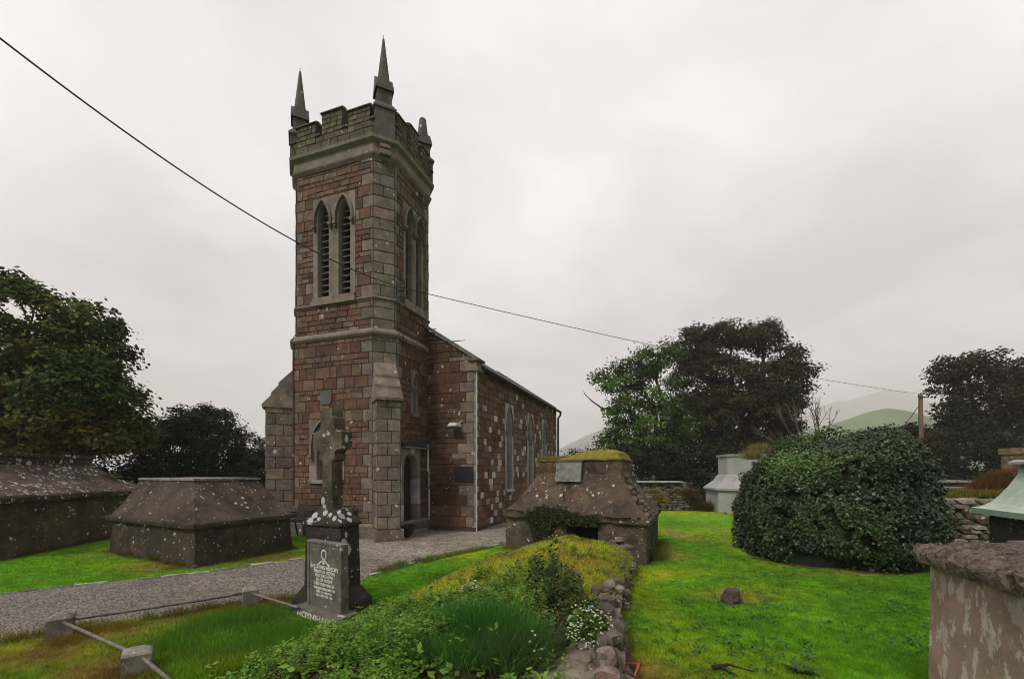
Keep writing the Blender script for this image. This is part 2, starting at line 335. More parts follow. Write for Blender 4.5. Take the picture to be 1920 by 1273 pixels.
# gravel: a grid clipped to the path outline
gx = np.arange(-9.5, 6.4, .04); gy = np.arange(3.2, 24.6, .04); X, Y = np.meshgrid(gx, gy); nx, ny = len(gx), len(gy)
Z = .004+(fbm(X*1.5, Y*1.5, o=3)-.5)*.008
edge = fbm(X*3, Y*3, o=3)
ok = inpoly(X, Y, PATH); dpp = ploydist(X, Y, PATH)
ins = np.where(ok, dpp, -dpp); keep = ins > -.03+(edge-.5)*.12
ii = np.arange((ny-1)*(nx-1)); a = (ii//(nx-1))*nx+ii % (nx-1); kk = keep.ravel(); sel = kk[a] & kk[a+1] & kk[a+nx] & kk[a+nx+1]; a = a[sel]
n = fbm(X*.9, Y*.9, o=4)[..., None]; gc = np.array([.195, .172, .145])*(.55+.9*n)*(.8+.4*fbm(X*5, Y*5, o=3)[..., None])
dd = np.clip(blobs(X, Y, [P2(360, 1112, .45, .25, 1.0), P2(30, 1190, 1.1, .35, .9), P2(200, 1172, .6, .2, .7), P2(470, 1128, .6, .2, .7)])*(.2+1.5*fbm(X*6, Y*6, o=3)), 0, 1)[..., None]
gc = gc*(1-dd)+np.array([.17, .12, .035])*dd
used, inv = np.unique(np.stack([a, a+1, a+nx+1, a+nx], 1).ravel(), return_inverse=True)
V = np.stack([X.ravel(), Y.ravel(), Z.ravel()], 1)[used]
g = npmesh('gravel_path', V, inv.reshape(-1, 4), M['gravel'], gc.reshape(-1, 3)[a], smooth=True); g['kind'] = 'structure'
# loose pebbles on the near gravel
def pebbles(n):
    xs = nrg.uniform(-7, 0, n*3); ys = nrg.uniform(4.6, 9, n*3); s = inpoly(xs, ys, PATH) & (nrg.uniform(size=n*3) < (5.2/ys)**2); xs = xs[s][:n]; ys = ys[s][:n]; n = len(xs)
    r = nrg.uniform(.006, .017, n); an = nrg.uniform(0, 6.28, n); b = np.array([(1, 0, 0), (0, 1, 0), (-1, 0, 0), (0, -1, 0), (0, 0, .8)])
    bx = b[None]*r[:, None, None]*nrg.uniform(.7, 1.2, (n, 5, 1)); c, s_ = np.cos(an)[:, None], np.sin(an)[:, None]
    V = np.stack([bx[..., 0]*c-bx[..., 1]*s_+xs[:, None], bx[..., 0]*s_+bx[..., 1]*c+ys[:, None], bx[..., 2]+.006], 2).reshape(-1, 3)
    o = np.arange(n)[:, None]*5; F = np.concatenate([o+np.array(q) for q in ([0, 1, 4], [1, 2, 4], [2, 3, 4], [3, 0, 4])], 0)
    k = nrg.uniform(.05, .34, n); cc = np.stack([k, k*.9, k*.82], 1); return V, F, np.tile(cc, (4, 1))
V, F, c = pebbles(26000); o = npmesh('loose_pebbles', V, F, M['petal'], c); o['kind'] = 'stuff'; o['label'] = 'loose grey pebbles of the gravel path'; o['category'] = 'gravel'

def hill(name, pts, D, depth, c, noise=0):
    # a ridge with real depth: crest line at distance D falling away to front and back
    xs = np.linspace(pts[0][0], pts[-1][0], 140); cr = np.interp(xs, [p[0] for p in pts], [p[1] for p in pts])
    k = np.hanning(9); k /= k.sum(); cr = np.convolve(np.pad(cr, 4, 'edge'), k, 'valid')
    wx = (xs-CX)/FPX*D; wz = np.maximum(EYE-(cr-HY)/FPX*D, 0)
    ts = np.linspace(-1, 1, 41); V = []; 
    for t in ts:
        prof = math.cos(t*math.pi/2)**1.3 if abs(t) < 1 else 0
        n_ = (fbm(wx*.012, np.full_like(wx, t*3+9), o=4)-.5)*noise*prof
        V.append(np.stack([wx*(1+t*depth/D), np.full_like(wx, D+t*depth), wz*prof+n_-.5], 1))
    nx = len(xs); V = np.concatenate(V); ii = np.arange(40*(nx-1)); a = (ii//(nx-1))*nx+ii % (nx-1); F = np.stack([a, a+1, a+nx+1, a+nx], 1)
    cen = V[a]; nn = fbm(cen[:, 0]*.01, cen[:, 1]*.01, o=4)[:, None]; cc = np.array(c)*(.7+.6*nn)
    o = npmesh(name, V, F, M['hill'], cc, smooth=True); o['kind'] = 'structure'
hill('hill', [(880, 886), (1000, 868), (1045, 845), (1080, 826), (1120, 808), (1160, 791), (1215, 772), (1290, 765), (1380, 775), (1480, 806), (1600, 850), (1660, 886)], 1500, 420, (.12, .11, .09), 12)
hill('hill', [(1380, 886), (1440, 830), (1500, 806), (1545, 800), (1590, 786), (1630, 773), (1665, 767), (1700, 772), (1740, 782), (1800, 800), (1900, 830), (2050, 886)], 480, 160, (.10, .15, .05), 3)
hill('mountain', [(1330, 886), (1420, 800), (1480, 785), (1560, 758), (1610, 742), (1660, 733), (1700, 734), (1740, 748), (1800, 775), (1860, 800), (2000, 850), (2100, 886)], 2250, 330, (.10, .085, .07), 40)

# ------------------------------------------------------------------ stonework
BROWN = [(.142, .083, .056), (.117, .068, .048), (.158, .096, .062), (.098, .060, .044), (.150, .104, .070), (.122, .066, .048), (.145, .112, .080)]
GREYS = [(.176, .148, .126), (.144, .122, .106), (.186, .155, .128), (.156, .136, .120), (.130, .111, .097)]
BROWN = [(c[0]*1.14, c[1]*1.06, c[2]*1.0) for c in BROWN]; GREYS = [(c[0]*1.22, c[1]*1.17, c[2]*1.11) for c in GREYS]
PALE = [(.52, .47, .44), (.44, .40, .38), (.56, .51, .48), (.38, .345, .325)]
MORTAR = (.085, .065, .052)
def jit(c, k=.12): q = 1+rnd.uniform(-k, k); return tuple(x*q*(1+rnd.uniform(-.04, .04)) for x in c)
def stone(mb, F, u0, u1, za, zb, d0, c, zmax=None, j=.006):
    g = .006; u0 += g; u1 -= g; za += g; zb -= g
    if u1-u0 < .03 or zb-za < .025: return
    zl = min(zb, zmax(u0)-.01) if zmax else zb; zr = min(zb, zmax(u1)-.01) if zmax else zb
    if zl < za+.02 and zr < za+.02: return
    zl = max(zl, za+.004); zr = max(zr, za+.004)
    e = .009; d1 = d0+rnd.uniform(.010, .024); J = lambda: rnd.uniform(-j, j)
    o = [F(u0, za, d0-.003), F(u1, za, d0-.003), F(u1, zr, d0-.003), F(u0, zl, d0-.003)]
    i = [F(u0+e+J(), za+e+J(), d1+J()*.6), F(u1-e+J(), za+e+J(), d1+J()*.6), F(u1-e+J(), max(zr-e, za+.01)+J(), d1+J()*.6), F(u0+e+J(), max(zl-e, za+.01)+J(), d1+J()*.6)]
    mb.add(o+i, [(4, 5, 6, 7), (0, 1, 5, 4), (1, 2, 6, 5), (2, 3, 7, 6), (3, 0, 4, 7)], c)
def core(mb, F, u0, u1, z0, z1, holes, d=0.0, c=MORTAR, zmax=None):
    us = sorted({u0, u1, *[h[0] for h in holes], *[h[1] for h in holes]}); zs = sorted({z0, z1, *[h[2] for h in holes], *[h[3] for h in holes]})
    us = [u for u in us if u0 <= u <= u1]; zs = [z for z in zs if z0 <= z <= z1]
    for a, b in zip(us, us[1:]):
        for e, f in zip(zs, zs[1:]):
            if any(a >= h[0]-1e-6 and b <= h[1]+1e-6 and e >= h[2]-1e-6 and f <= h[3]+1e-6 for h in holes): continue
            mb.add([F(a, e, d), F(b, e, d), F(b, f, d), F(a, f, d)], [(0, 1, 2, 3)], c)
    for h in holes:
        for (p, q) in (((h[0], h[2]), (h[1], h[2])), ((h[1], h[2]), (h[1], h[3])), ((h[1], h[3]), (h[0], h[3])), ((h[0], h[3]), (h[0], h[2]))):
            mb.add([F(*p, d), F(*q, d), F(*q, d-.35), F(*p, d-.35)], [(0, 1, 2, 3)], c)
def rows(z0, z1, h, v=.0):
    r = [z0]; 
    while r[-1] < z1-h*1.4: r.append(r[-1]+h*(1+rnd.uniform(-v, v)))
    r.append(z1); return r
def ashlar(mb, F, u0, u1, rws, holes, colf, d0=0.0, ql=(), qr=(), smin=.22, smax=.6, split=.6, zmax=None, quoin=None):
    """ql/qr: alternating lengths of corner stones at the left/right end"""
    for k, (za, zb) in enumerate(zip(rws, rws[1:])):
        def put(a, b, z0_, z1_, c):
            # clip against holes
            segs = [(a, b, z0_, z1_)]
            for h in holes:
                ns = []
                for (p, q, e, f) in segs:
                    if q <= h[0] or p >= h[1] or f <= h[2] or e >= h[3]: ns.append((p, q, e, f)); continue
                    if p < h[0]: ns.append((p, h[0], e, f))
                    if q > h[1]: ns.append((h[1], q, e, f))
                    pi, qi = max(p, h[0]), min(q, h[1])
                    if f > h[3]: ns.append((pi, qi, h[3], f))
                    if e < h[2]: ns.append((pi, qi, e, h[2]))
                segs = ns
            for sg in segs: stone(mb, F, *sg, d0, c, zmax)
        a, b = u0, u1
        if ql: L = ql[k % len(ql)]*rnd.uniform(.85, 1.12); put(u0, u0+L, za, zb, jit(rnd.choice(quoin or GREYS))); a = u0+L
        if qr: L = qr[k % len(qr)]*rnd.uniform(.85, 1.12); put(u1-L, u1, za, zb, jit(rnd.choice(quoin or GREYS))); b = u1-L
        subs = [(za, zb)]
        if rnd.random() < split: m = za+(zb-za)*rnd.uniform(.42, .58); subs = [(za, m), (m, zb)]
        for (e, f) in subs:
            u = a
            while u < b-.02:
                L = rnd.uniform(smin, smax); L = b-u if u+L > b-smin*.6 else L
                put(u, u+L, e, f, jit(colf(u+L/2, (e+f)/2))); u += L
def arch(w, zs, za, n=9):                   # pointed arch outline from left springing to right springing, centred on 0
    h = za-zs; r = (w*w/4+h*h)/w; P = []
    for i in range(n+1):
        x = -w/2+(w/2)*i/n; P.append((x, zs+math.sqrt(max(r*r-(r-(x+w/2))**2, 0))))
    return P+[(-x, z) for x, z in P[:-1][::-1]]
def opening(w, z0, zs, za, n=9): return [(-w/2, z0)]+arch(w, zs, za, n)+[(w/2, z0)]
def surround(mb, F, uc, w, z0, zs, za, box, proud=.02, deep=.3, cols=GREYS, d0=0.0, cham=.04):
    """dressed frame between a pointed opening and its rectangular hole box=(u0,u1,z0,z1)"""
    P = [(uc+x, z) for x, z in opening(w, z0, zs, za, 10)]
    P = [P[0]]+[(P[0][0], z0+(zs-z0)*t) for t in (.2, .4, .6, .8)]+P[1:-1]+[(P[-1][0], z0+(zs-z0)*t) for t in (.8, .6, .4, .2)]+[P[-1]]
    cz = zs; Q = []
    for (x, z) in P:
        if z <= zs: q = (box[0] if x < uc else box[1], z)
        else:
            dx, dz = x-uc, z-(zs-.1); t = min(((box[1]-uc) if dx > 0 else (uc-box[0]))/max(abs(dx), 1e-4), (box[3]-(zs-.1))/max(dz, 1e-4)); q = (uc+dx*t, zs-.1+dz*t)
        Q.append(q)
    c = jit(rnd.choice(cols))
    for i in range(len(P)-1):
        if i % 2 == 0 and P[i][1] < zs: c = jit(rnd.choice(cols), .15)
        if P[i][1] >= zs and i % 5 == 0: c = jit(rnd.choice(cols), .1)
        a, b, p, q = P[i], P[i+1], Q[i], Q[i+1]
        ins = lambda s: (uc+(s[0]-uc)*(1-cham*.6/(w/2)), s[1]-(cham*.5 if s[1] > zs else 0))
        mb.add([F(*p, d0+proud), F(*q, d0+proud), F(*b, d0+proud), F(*a, d0+proud)], [(0, 1, 2, 3)], c)
        a2, b2 = ins(a), ins(b)
        mb.add([F(*a, d0+proud), F(*b, d0+proud), F(*b2, d0-.08), F(*a2, d0-.08)], [(0, 1, 2, 3)], c)
        mb.add([F(*a2, d0-.08), F(*b2, d0-.08), F(*b2, d0-deep), F(*a2, d0-deep)], [(0, 1, 2, 3)], c)
        mb.add([F(*p, d0-.02), F(*q, d0-.02), F(*q, d0+proud), F(*p, d0+proud)], [(0, 1, 2, 3)], c)
    # corner pieces of the box above
    for sx in (box[0], box[1]):
        j = [i for i, q in enumerate(Q) if abs(q[1]-box[3]) < 1e-5]; 
        k = (min(j) if sx == box[0] else max(j)) if j else len(Q)//2
        mb.add([F(sx, box[3], d0+proud), F(*Q[k], d0+proud), F(*Q[k-1 if sx == box[0] else k+1], d0+proud)], [(0, 1, 2)], c)
    mb.fbox(F, box[0]+.01, box[1]-.01, z0-.001, z0-.10, d0-deep, d0+.07, jit(cols[0]))
def hood(mb, F, uc, w, zs, za, off=.07, th=.055, pr=.09, d0=0.0, c=GREYS[3], drop=.12):
    P = arch(w+2*off, zs, za+off*1.25, 9); Q = arch(w+2*off+2*th, zs, za+off*1.25+th*1.3, 9)
    P = [(P[0][0], zs-drop)]+P+[(P[-1][0], zs-drop)]; Q = [(Q[0][0], zs-drop)]+Q+[(Q[-1][0], zs-drop)]
    for i in range(len(P)-1):
        a, b, p, q = [(uc+x, z) for x, z in (P[i], P[i+1], Q[i], Q[i+1])]
        mb.add([F(*a, d0+pr), F(*b, d0+pr), F(*q, d0+pr*.6), F(*p, d0+pr*.6), F(*a, d0), F(*b, d0), F(*q, d0), F(*p, d0)], [(0, 1, 2, 3), (0, 4, 5, 1), (3, 2, 6, 7)], c)
    for s in (0, -1):
        x = uc+(P[s][0]+Q[s][0])/2; z = zs-drop; mb.fbox(F, x-.05, x+.05, z-.07, z+.01, d0, d0+pr+.02, c); mb.fbox(F, x-.032, x+.032, z-.12, z-.072, d0, d0+pr-.01, c)
def flat(F, P, d): return [F(x, z, d) for x, z in P]

# ------------------------------------------------------------------ CHURCH
r_ = Vector((.331, .9436)); l_ = Vector((-.9436, .331)); A_ = .381; WF = 3.32; WR = 2.49
N0 = Vector((-3.218, 11.161))
def T(p, q): v = N0+l_*p+r_*q; return (v.x, v.y)
church = thing('church', (*T(1.55, 1.2), 0), 'brown sandstone church with tall battlemented tower, grey corner stones and three pinnacles', 'church')
def oct_(o, a=A_):                           # tower outline, o = offset outwards; ring starting at the near end of the front face
    k = a; s = o*(1-.414)
    b = [(k, 0), (WF-k, 0), (WF, k), (WF, WR-k), (WF-k, WR), (k, WR), (0, WR-k), (0, k)]
    out_ = []
    n = [(0, -1), (1, -1), (1, 0), (1, 1), (0, 1), (-1, 1), (-1, 0), (-1, -1)]
    for i, (p, q) in enumerate(b):
        n1_, n2_ = n[i-1], n[i]; v1 = Vector(n1_).normalized(); v2 = Vector(n2_).normalized(); m = (v1+v2); m = m/(m.dot(v1)); out_.append(T(p+m.x*o, q+m.y*o))
    return out_
def faces8(o):
    P = oct_(o); r = []
    for i in range(8):
        a, b = Vector(P[i]), Vector(P[(i+1) % 8]); U = (b-a).normalized(); N = Vector((U.y, -U.x)); cen = Vector(T(WF/2, WR/2))
        if N.dot((a+b)/2-cen) < 0: N = -N
        r.append((Fr(a, U, N), (b-a).length))
    return r
OL, OU = .07, 0.0
FL = faces8(OL); FU = faces8(OU)
# face 0 = front, 1 = left chamfer, 2 = left, 5 = far right chamfer, 6 = right (u runs from far to near), 7 = near chamfer
Z1, Z2, Z3, Z4 = 5.30, 6.20, 9.86, 10.26
rowsL = rows(.38, Z1, .30, .05); rowsU = rows(Z1+.08, Z3, .29, .05)
def near_u(i, L, u): return L-u             # face 6 u measured from the near corner
def brown_front(u, z):
    k = rnd.random(); return rnd.choice(GREYS) if k < .07 else rnd.choice(BROWN)
def brown_shaded(u, z): return tuple(x*.86 for x in rnd.choice(BROWN))  # same browns made darker, shade of the right face painted in
wc = 1.46
lw = dict(w=.66, z0=1.5, zs=2.42, za=2.98); lwbox = (wc-.58, wc+.58, 1.42, 3.12)
LR = FL[6][1]
door = dict(uc=LR-.66, w=.66, z0=.12, zs=1.85, za=2.24); dbox = (LR-1.16, LR-.16, .12, 2.36)
sl_ = dict(uc=LR-.86, w=.15, z0=3.35, zs=4.18, za=4.42); sbox = (LR-1.04, LR-.68, 3.27, 4.56)
bel0 = [dict(uc=.90, w=.38, z0=6.40, zs=8.45, za=8.92), dict(uc=1.60, w=.38, z0=6.40, zs=8.45, za=8.92)]
UR = FU[6][1]
bel6 = [dict(uc=UR-.64, w=.30, z0=6.42, zs=8.5, za=8.92), dict(uc=UR-1.16, w=.30, z0=6.42, zs=8.5, za=8.92)]
b0 = (.90-.35, 1.60+.35, 6.3, 9.10); b6 = (UR-1.16-.26, UR-.64+.26, 6.3, 9.08)
mb = MB()
for i in range(8):
    F, L = FL[i]; h = {0: [lwbox], 6: [dbox, sbox]}.get(i, [])
    core(mb, F, 0, L, -.1, Z1, h)
    if i in (3, 4): continue
    if i in (1, 5, 7): ashlar(mb, F, 0, L, rowsL, [], lambda u, z: rnd.choice(GREYS), smin=.25, smax=.5, split=0)
    elif i == 0: ashlar(mb, F, 0, L, rowsL, h, brown_front, ql=(.12, .34), qr=(.0, .22), smin=.2, smax=.5)
    elif i == 6: ashlar(mb, F, 0, L, rowsL, h, brown_shaded, qr=(.10, .22), smin=.25, smax=.6)
    else: ashlar(mb, F, 0, L, rowsL, h, brown_front, ql=(.3, .15))
    # plinth
    mb.fbox(F, -.03, L+.03, -.1, .30, -.02, .07, GREYS[1]); mb.add([F(-.03, .30, .07), F(L+.03, .30, .07), F(L, .38, .012), F(0, .38, .012)], [(0, 1, 2, 3)], GREYS[0])
    F, L = FU[i]; h = {0: [b0], 6: [b6]}.get(i, [])
    core(mb, F, 0, L, Z1, Z4, h)
    if i in (1, 5, 7): ashlar(mb, F, 0, L, rowsU, [], lambda u, z: rnd.choice(GREYS), smin=.25, smax=.5, split=0)
    elif i == 0: ashlar(mb, F, 0, L, rowsU, h, brown_front, ql=(.08, .34), qr=(.10, .26), smin=.2, smax=.5)
    elif i == 6: ashlar(mb, F, 0, L, rowsU, h, brown_shaded, qr=(.10, .24), ql=(.06, .2), smin=.25, smax=.6)
    else: ashlar(mb, F, 0, L, rowsU, h, brown_front, ql=(.3, .15), qr=(.15, .3))
for i in (3, 4): core(mb, FU[i][0], 0, FU[i][1], Z1, Z4, [])
tw = mb.build('tower_wall', M['ashlar'], church)
# string courses, cornice
def ring(mb, prof, c):                      # prof: (offset, z) closed loop
    Rg = [[(x, y, z) for x, y in oct_(o)] for o, z in prof]; n = len(Rg)
    for k in range(n):
        a, b = Rg[k], Rg[(k+1) % n]
        for i in range(8):
            j = (i+1) % 8; mb.add([a[i], a[j], b[j], b[i]], [(0, 1, 2, 3)], jit(c, .05))
mb = MB(); ring(mb, [(-.05, Z1-.09), (.10, Z1-.09), (.15, Z1-.03), (.15, Z1+.02), (.05, Z1+.12), (-.05, Z1+.12)], GREYS[0]); mb.build('string_course', M['trim'], church)
mb = MB(); ring(mb, [(-.05, Z2-.03), (.03, Z2-.03), (.055, Z2), (.055, Z2+.02), (.012, Z2+.07), (-.05, Z2+.07)], GREYS[1]); mb.build('string_course', M['trim'], church)
mb = MB(); ring(mb, [(-.05, Z3-.05), (.03, Z3-.05), (.09, Z3+.02), (.10, Z3+.05), (.06, Z3+.08), (.06, Z4-.08), (.16, Z4-.02), (.17, Z4+.06), (.06, Z4+.13), (-.05, Z4+.13)], GREYS[0])
F, L = FU[7]; mb.fbox(F, L/2-.14, L/2+.14, Z3-.0, Z3+.12, .05, .20, GREYS[1]); mb.fbox(F, L/2-.12, L/2+.12, Z3+.2, Z3+.28, .05, .17, GREYS[2])
mb.build('cornice', M['trim'], church)
# belfry
mb = MB(); slc = (.1, .085, .085)
def belfry(F, bl, bx, nm='belfry_window'):
    mb = MB(); mid = (bl[0]['uc']+bl[1]['uc'])/2; s = sorted(bl, key=lambda d: d['uc'])
    surround(mb, F, s[0]['uc'], s[0]['w'], s[0]['z0'], s[0]['zs'], s[0]['za'], (bx[0], mid, bx[2], bx[3]))
    surround(mb, F, s[1]['uc'], s[1]['w'], s[1]['z0'], s[1]['zs'], s[1]['za'], (mid, bx[1], bx[2], bx[3]))
    for d in s: hood(mb, F, d['uc'], d['w'], d['zs']+.02, d['za'], off=.06, th=.05, pr=.10)
    mb.fbox(F, bx[0]-.03, bx[1]+.03, bx[2]-.12, bx[2]+.005, -.2, .10, GREYS[2])
    fr = mb.build(nm, M['trim'], church)
    for d in s:
        lb = MB(); z = d['z0']+.02; st = .172
        while z < d['za']-.1:
            w2 = d['w']/2-.01
            if z > d['zs']: 
                pr_ = [p for p in arch(d['w'], d['zs'], d['za'], 12) if p[1] > z+.10]; w2 = max([p[0] for p in pr_]+[.02])
            u = d['uc']; a, b = (-.26, -.10)
            lb.hexa([F(u-w2, z, b), F(u+w2, z, b), F(u+w2, z+.12, a), F(u-w2, z+.12, a), F(u-w2, z+.022, b), F(u+w2, z+.022, b), F(u+w2, z+.142, a), F(u-w2, z+.142, a)], slc); z += st
        lb.build('louvre', M['louvre'], fr)
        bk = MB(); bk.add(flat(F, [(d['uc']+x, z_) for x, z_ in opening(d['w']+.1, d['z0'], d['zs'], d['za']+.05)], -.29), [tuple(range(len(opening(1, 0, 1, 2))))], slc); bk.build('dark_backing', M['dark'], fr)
belfry(FU[0][0], bel0, b0); belfry(FU[6][0], bel6, b6)
# lower front window
def lancet(F, uc, w, z0, zs, za, box, hd=True, pale=None, deep=.22, nm='window', **kw):
    mb = MB(); surround(mb, F, uc, w, z0, zs, za, box, cols=pale or GREYS, deep=deep)
    if hd: hood(mb, F, uc, w, zs, za, **kw)
    fr = mb.build(nm, M['trim'], church); P = [(uc+x, z) for x, z in opening(w, z0, zs, za)]
    g_ = MB(); g_.add(flat(F, P, -deep+.02), [tuple(range(len(P)))], (.02, .02, .02)); g_.build('pane', M['glass'], fr)
    return fr
F = FL[0][0]; lf = lancet(F, wc, lw['w'], lw['z0'], lw['zs'], lw['za'], lwbox, off=.10, th=.07, pr=.12, drop=.25)
mb = MB(); mb.fbox(F, wc-.42, wc+.42, 1.40, 1.49, -.1, .10, (.30, .28, .26)); mb.build('sill', M['trim'], lf)
mb = MB(); P = [(wc-.19, 3.58), (wc-.14, 3.5), (wc+.14, 3.5), (wc+.19, 3.58), (wc+.19, 3.88), (wc-.19, 3.88)]
mb.add(flat(F, P, .05)+flat(F, P, -.01), [(0, 1, 2, 3, 4, 5)]+[(i, i+6, (i+1) % 6+6, (i+1) % 6) for i in range(6)], (.11, .11, .11)); mb.build('date_stone', M['trim'], church)
mb = MB(); mb.tube([F(FL[0][1]-.05, .8, .05), F(FL[0][1]-.05, Z1-.1, .05)], .014, 6, (.11, .04, .03)); mb.tube([FU[0][0](FU[0][1]-.03, Z1, .18), FU[0][0](FU[0][1]-.03, Z1+.2, .04), FU[0][0](FU[0][1]-.05, Z4-.1, .04), FU[0][0](FU[0][1]-.05, Z4+.6, .2)], .011, 6, (.11, .04, .03)); mb.build('lightning_conductor', M['trim'], church)
# right face: door, lancet, ledge
F = FL[6][0]
dm = MB(); surround(dm, F, door['uc'], door['w'], door['z0'], door['zs'], door['za'], dbox, cols=[GREYS[0], GREYS[2], PALE[1]], deep=.24); 
for z_ in (.4, .98, 1.5): dm.fbox(F, LR-.20, LR-.12, z_, z_+.42, -.01, .035, PALE[0])
dfr = dm.build('door_surround', M['trim'], church)
d2 = MB(); P = [(door['uc']+x, z) for x, z in opening(door['w'], .12, door['zs'], door['za'])]; d2.add(flat(F, P, -.19), [tuple(range(len(P)))], (.05, .02, .02))
for k in range(7): u = door['uc']-.3+k*.1; d2.fbox(F, u-.004, u+.004, .14, 1.9, -.19, -.18, (.02, .01, .01))
dd_ = d2.build('door', M['door'], dfr); d3 = MB(); d3.tube([F(door['uc']+.2, 1.02, -.15), F(door['uc']+.2, 1.06, -.13), F(door['uc']+.2, 1.14, -.15)], .014, 6, (.4, .35, .2)); d3.build('handle', M['iron'], dd_)
d4 = MB(); d4.fbox(F, door['uc']-.45, door['uc']+.45, -.02, .11, -.2, .30, GREYS[0]); d4.build('doorstep', M['trim'], dfr)
d5 = MB(); d5.fbox(F, LR-1.50, LR-.22, 2.36, 2.395, .0, .14, (.22, .22, .21)); d5.hexa([F(LR-1.5, 2.40, 0), F(LR-.22, 2.40, 0), F(LR-.22, 2.40, .12), F(LR-1.5, 2.40, .12), F(LR-1.5, 2.62, 0), F(LR-.22, 2.52, 0), F(LR-.22, 2.51, .01), F(LR-1.5, 2.61, .01)], (.035, .03, .028)); d5.build('lead_ledge', M['trim'], church)
lancet(F, sl_['uc'], sl_['w'], sl_['z0'], sl_['zs'], sl_['za'], sbox, off=.05, th=.045, pr=.07, pale=[(.2, .19, .175), (.17, .16, .15)])
# downpipe beside the door
ub = LR-1.50
mb = MB(); mb.tube([F(ub, 2.36, .07), F(ub, 1.74, .07), F(ub-.08, 1.66, .07), F(ub-.08, .32, .07), F(ub-.10, .24, .12), F(ub-.12, .08, .14)], .034, 8, (.5, .5, .5)); mb.tube([F(ub-.12, .18, .135), F(ub-.12, .05, .14)], .045, 8); mb.tube([F(ub, 1.80, .07), F(ub, 1.73, .07)], .045, 8)
mb.build('downpipe', M['whitep'], church)
# buttresses
def buttress(cp, name='buttress', length=.66, wd=.56):
    cn = Vector(T(WF/2, WR/2)); o = Vector(T(*cp)); 
    n = {0: -(r_+l_), 1: (l_-r_)}[0 if cp[0] == 0 else 1].normalized(); s = Vector((-n.y, n.x)); base = o+n*(-.27)       # chamfer plane
    F = Fr(base, s, n); mb = MB(); h = wd/2; ztop, zbot = 4.45, 3.55
    E = .07+length
    mb.hexa([F(-h, -.1, -.2), F(h, -.1, -.2), F(h, -.1, E), F(-h, -.1, E), F(-h, zbot, -.2), F(h, zbot, -.2), F(h, zbot, E), F(-h, zbot, E)], MORTAR)
    mb.fbox(F, -h-.07, h+.07, -.1, .28, -.1, E+.07, GREYS[1])
    steps = [(E+.05, zbot-.02, E-.20, zbot+.33), (E-.17, zbot+.31, E-.38, zbot+.62), (E-.35, zbot+.6, .0, ztop+.16)]
    for k_, (d1, z1, d2_, z2) in enumerate(steps):
        e_ = .05-.02*k_; cq_ = jit(GREYS[2])
        mb.hexa([F(-h-e_, z1-.07, -.2), F(h+e_, z1-.07, -.2), F(h+e_, z1-.07, d1+.05), F(-h-e_, z1-.07, d1+.05), F(-h-e_, z1-.005, -.2), F(h+e_, z1-.005, -.2), F(h+e_, z1-.005, d1+.05), F(-h-e_, z1-.005, d1+.05)], cq_)
        mb.hexa([F(-h-e_, z1-.005, -.2), F(h+e_, z1-.005, -.2), F(h+e_, z1-.005, d1+.05), F(-h-e_, z1-.005, d1+.05), F(-h-e_+.015, z2, -.2), F(h+e_-.015, z2, -.2), F(h+e_-.015, z2, d2_), F(-h-e_+.015, z2, d2_)], cq_)
    rr = rows(.30, zbot-.06, .30, .04)
    Ff = Fr(F(0, 0, E)[:2], s, n)
    for k, (a, b) in enumerate(zip(rr, rr[1:])):
        c_ = (-.04, .06)[k % 2]
        stone(mb, Ff, -h, c_, a, b, 0, jit(rnd.choice(GREYS))); stone(mb, Ff, c_, h, a, b, 0, jit(rnd.choice(GREYS)))
    for sg in (-1, 1):
        Fs = Fr(F(sg*h, 0, 0)[:2], n, s*sg)
        for k, (a, b) in enumerate(zip(rr, rr[1:])):
            m_ = (.30, .5)[k % 2]; stone(mb, Fs, 0, m_, a, b, 0, jit(rnd.choice(GREYS))); stone(mb, Fs, m_, E, a, b, 0, jit(rnd.choice(GREYS)))
    return mb.build(name, M['ashlar'], church)
buttress((0, 0)); buttress((WF, 0))
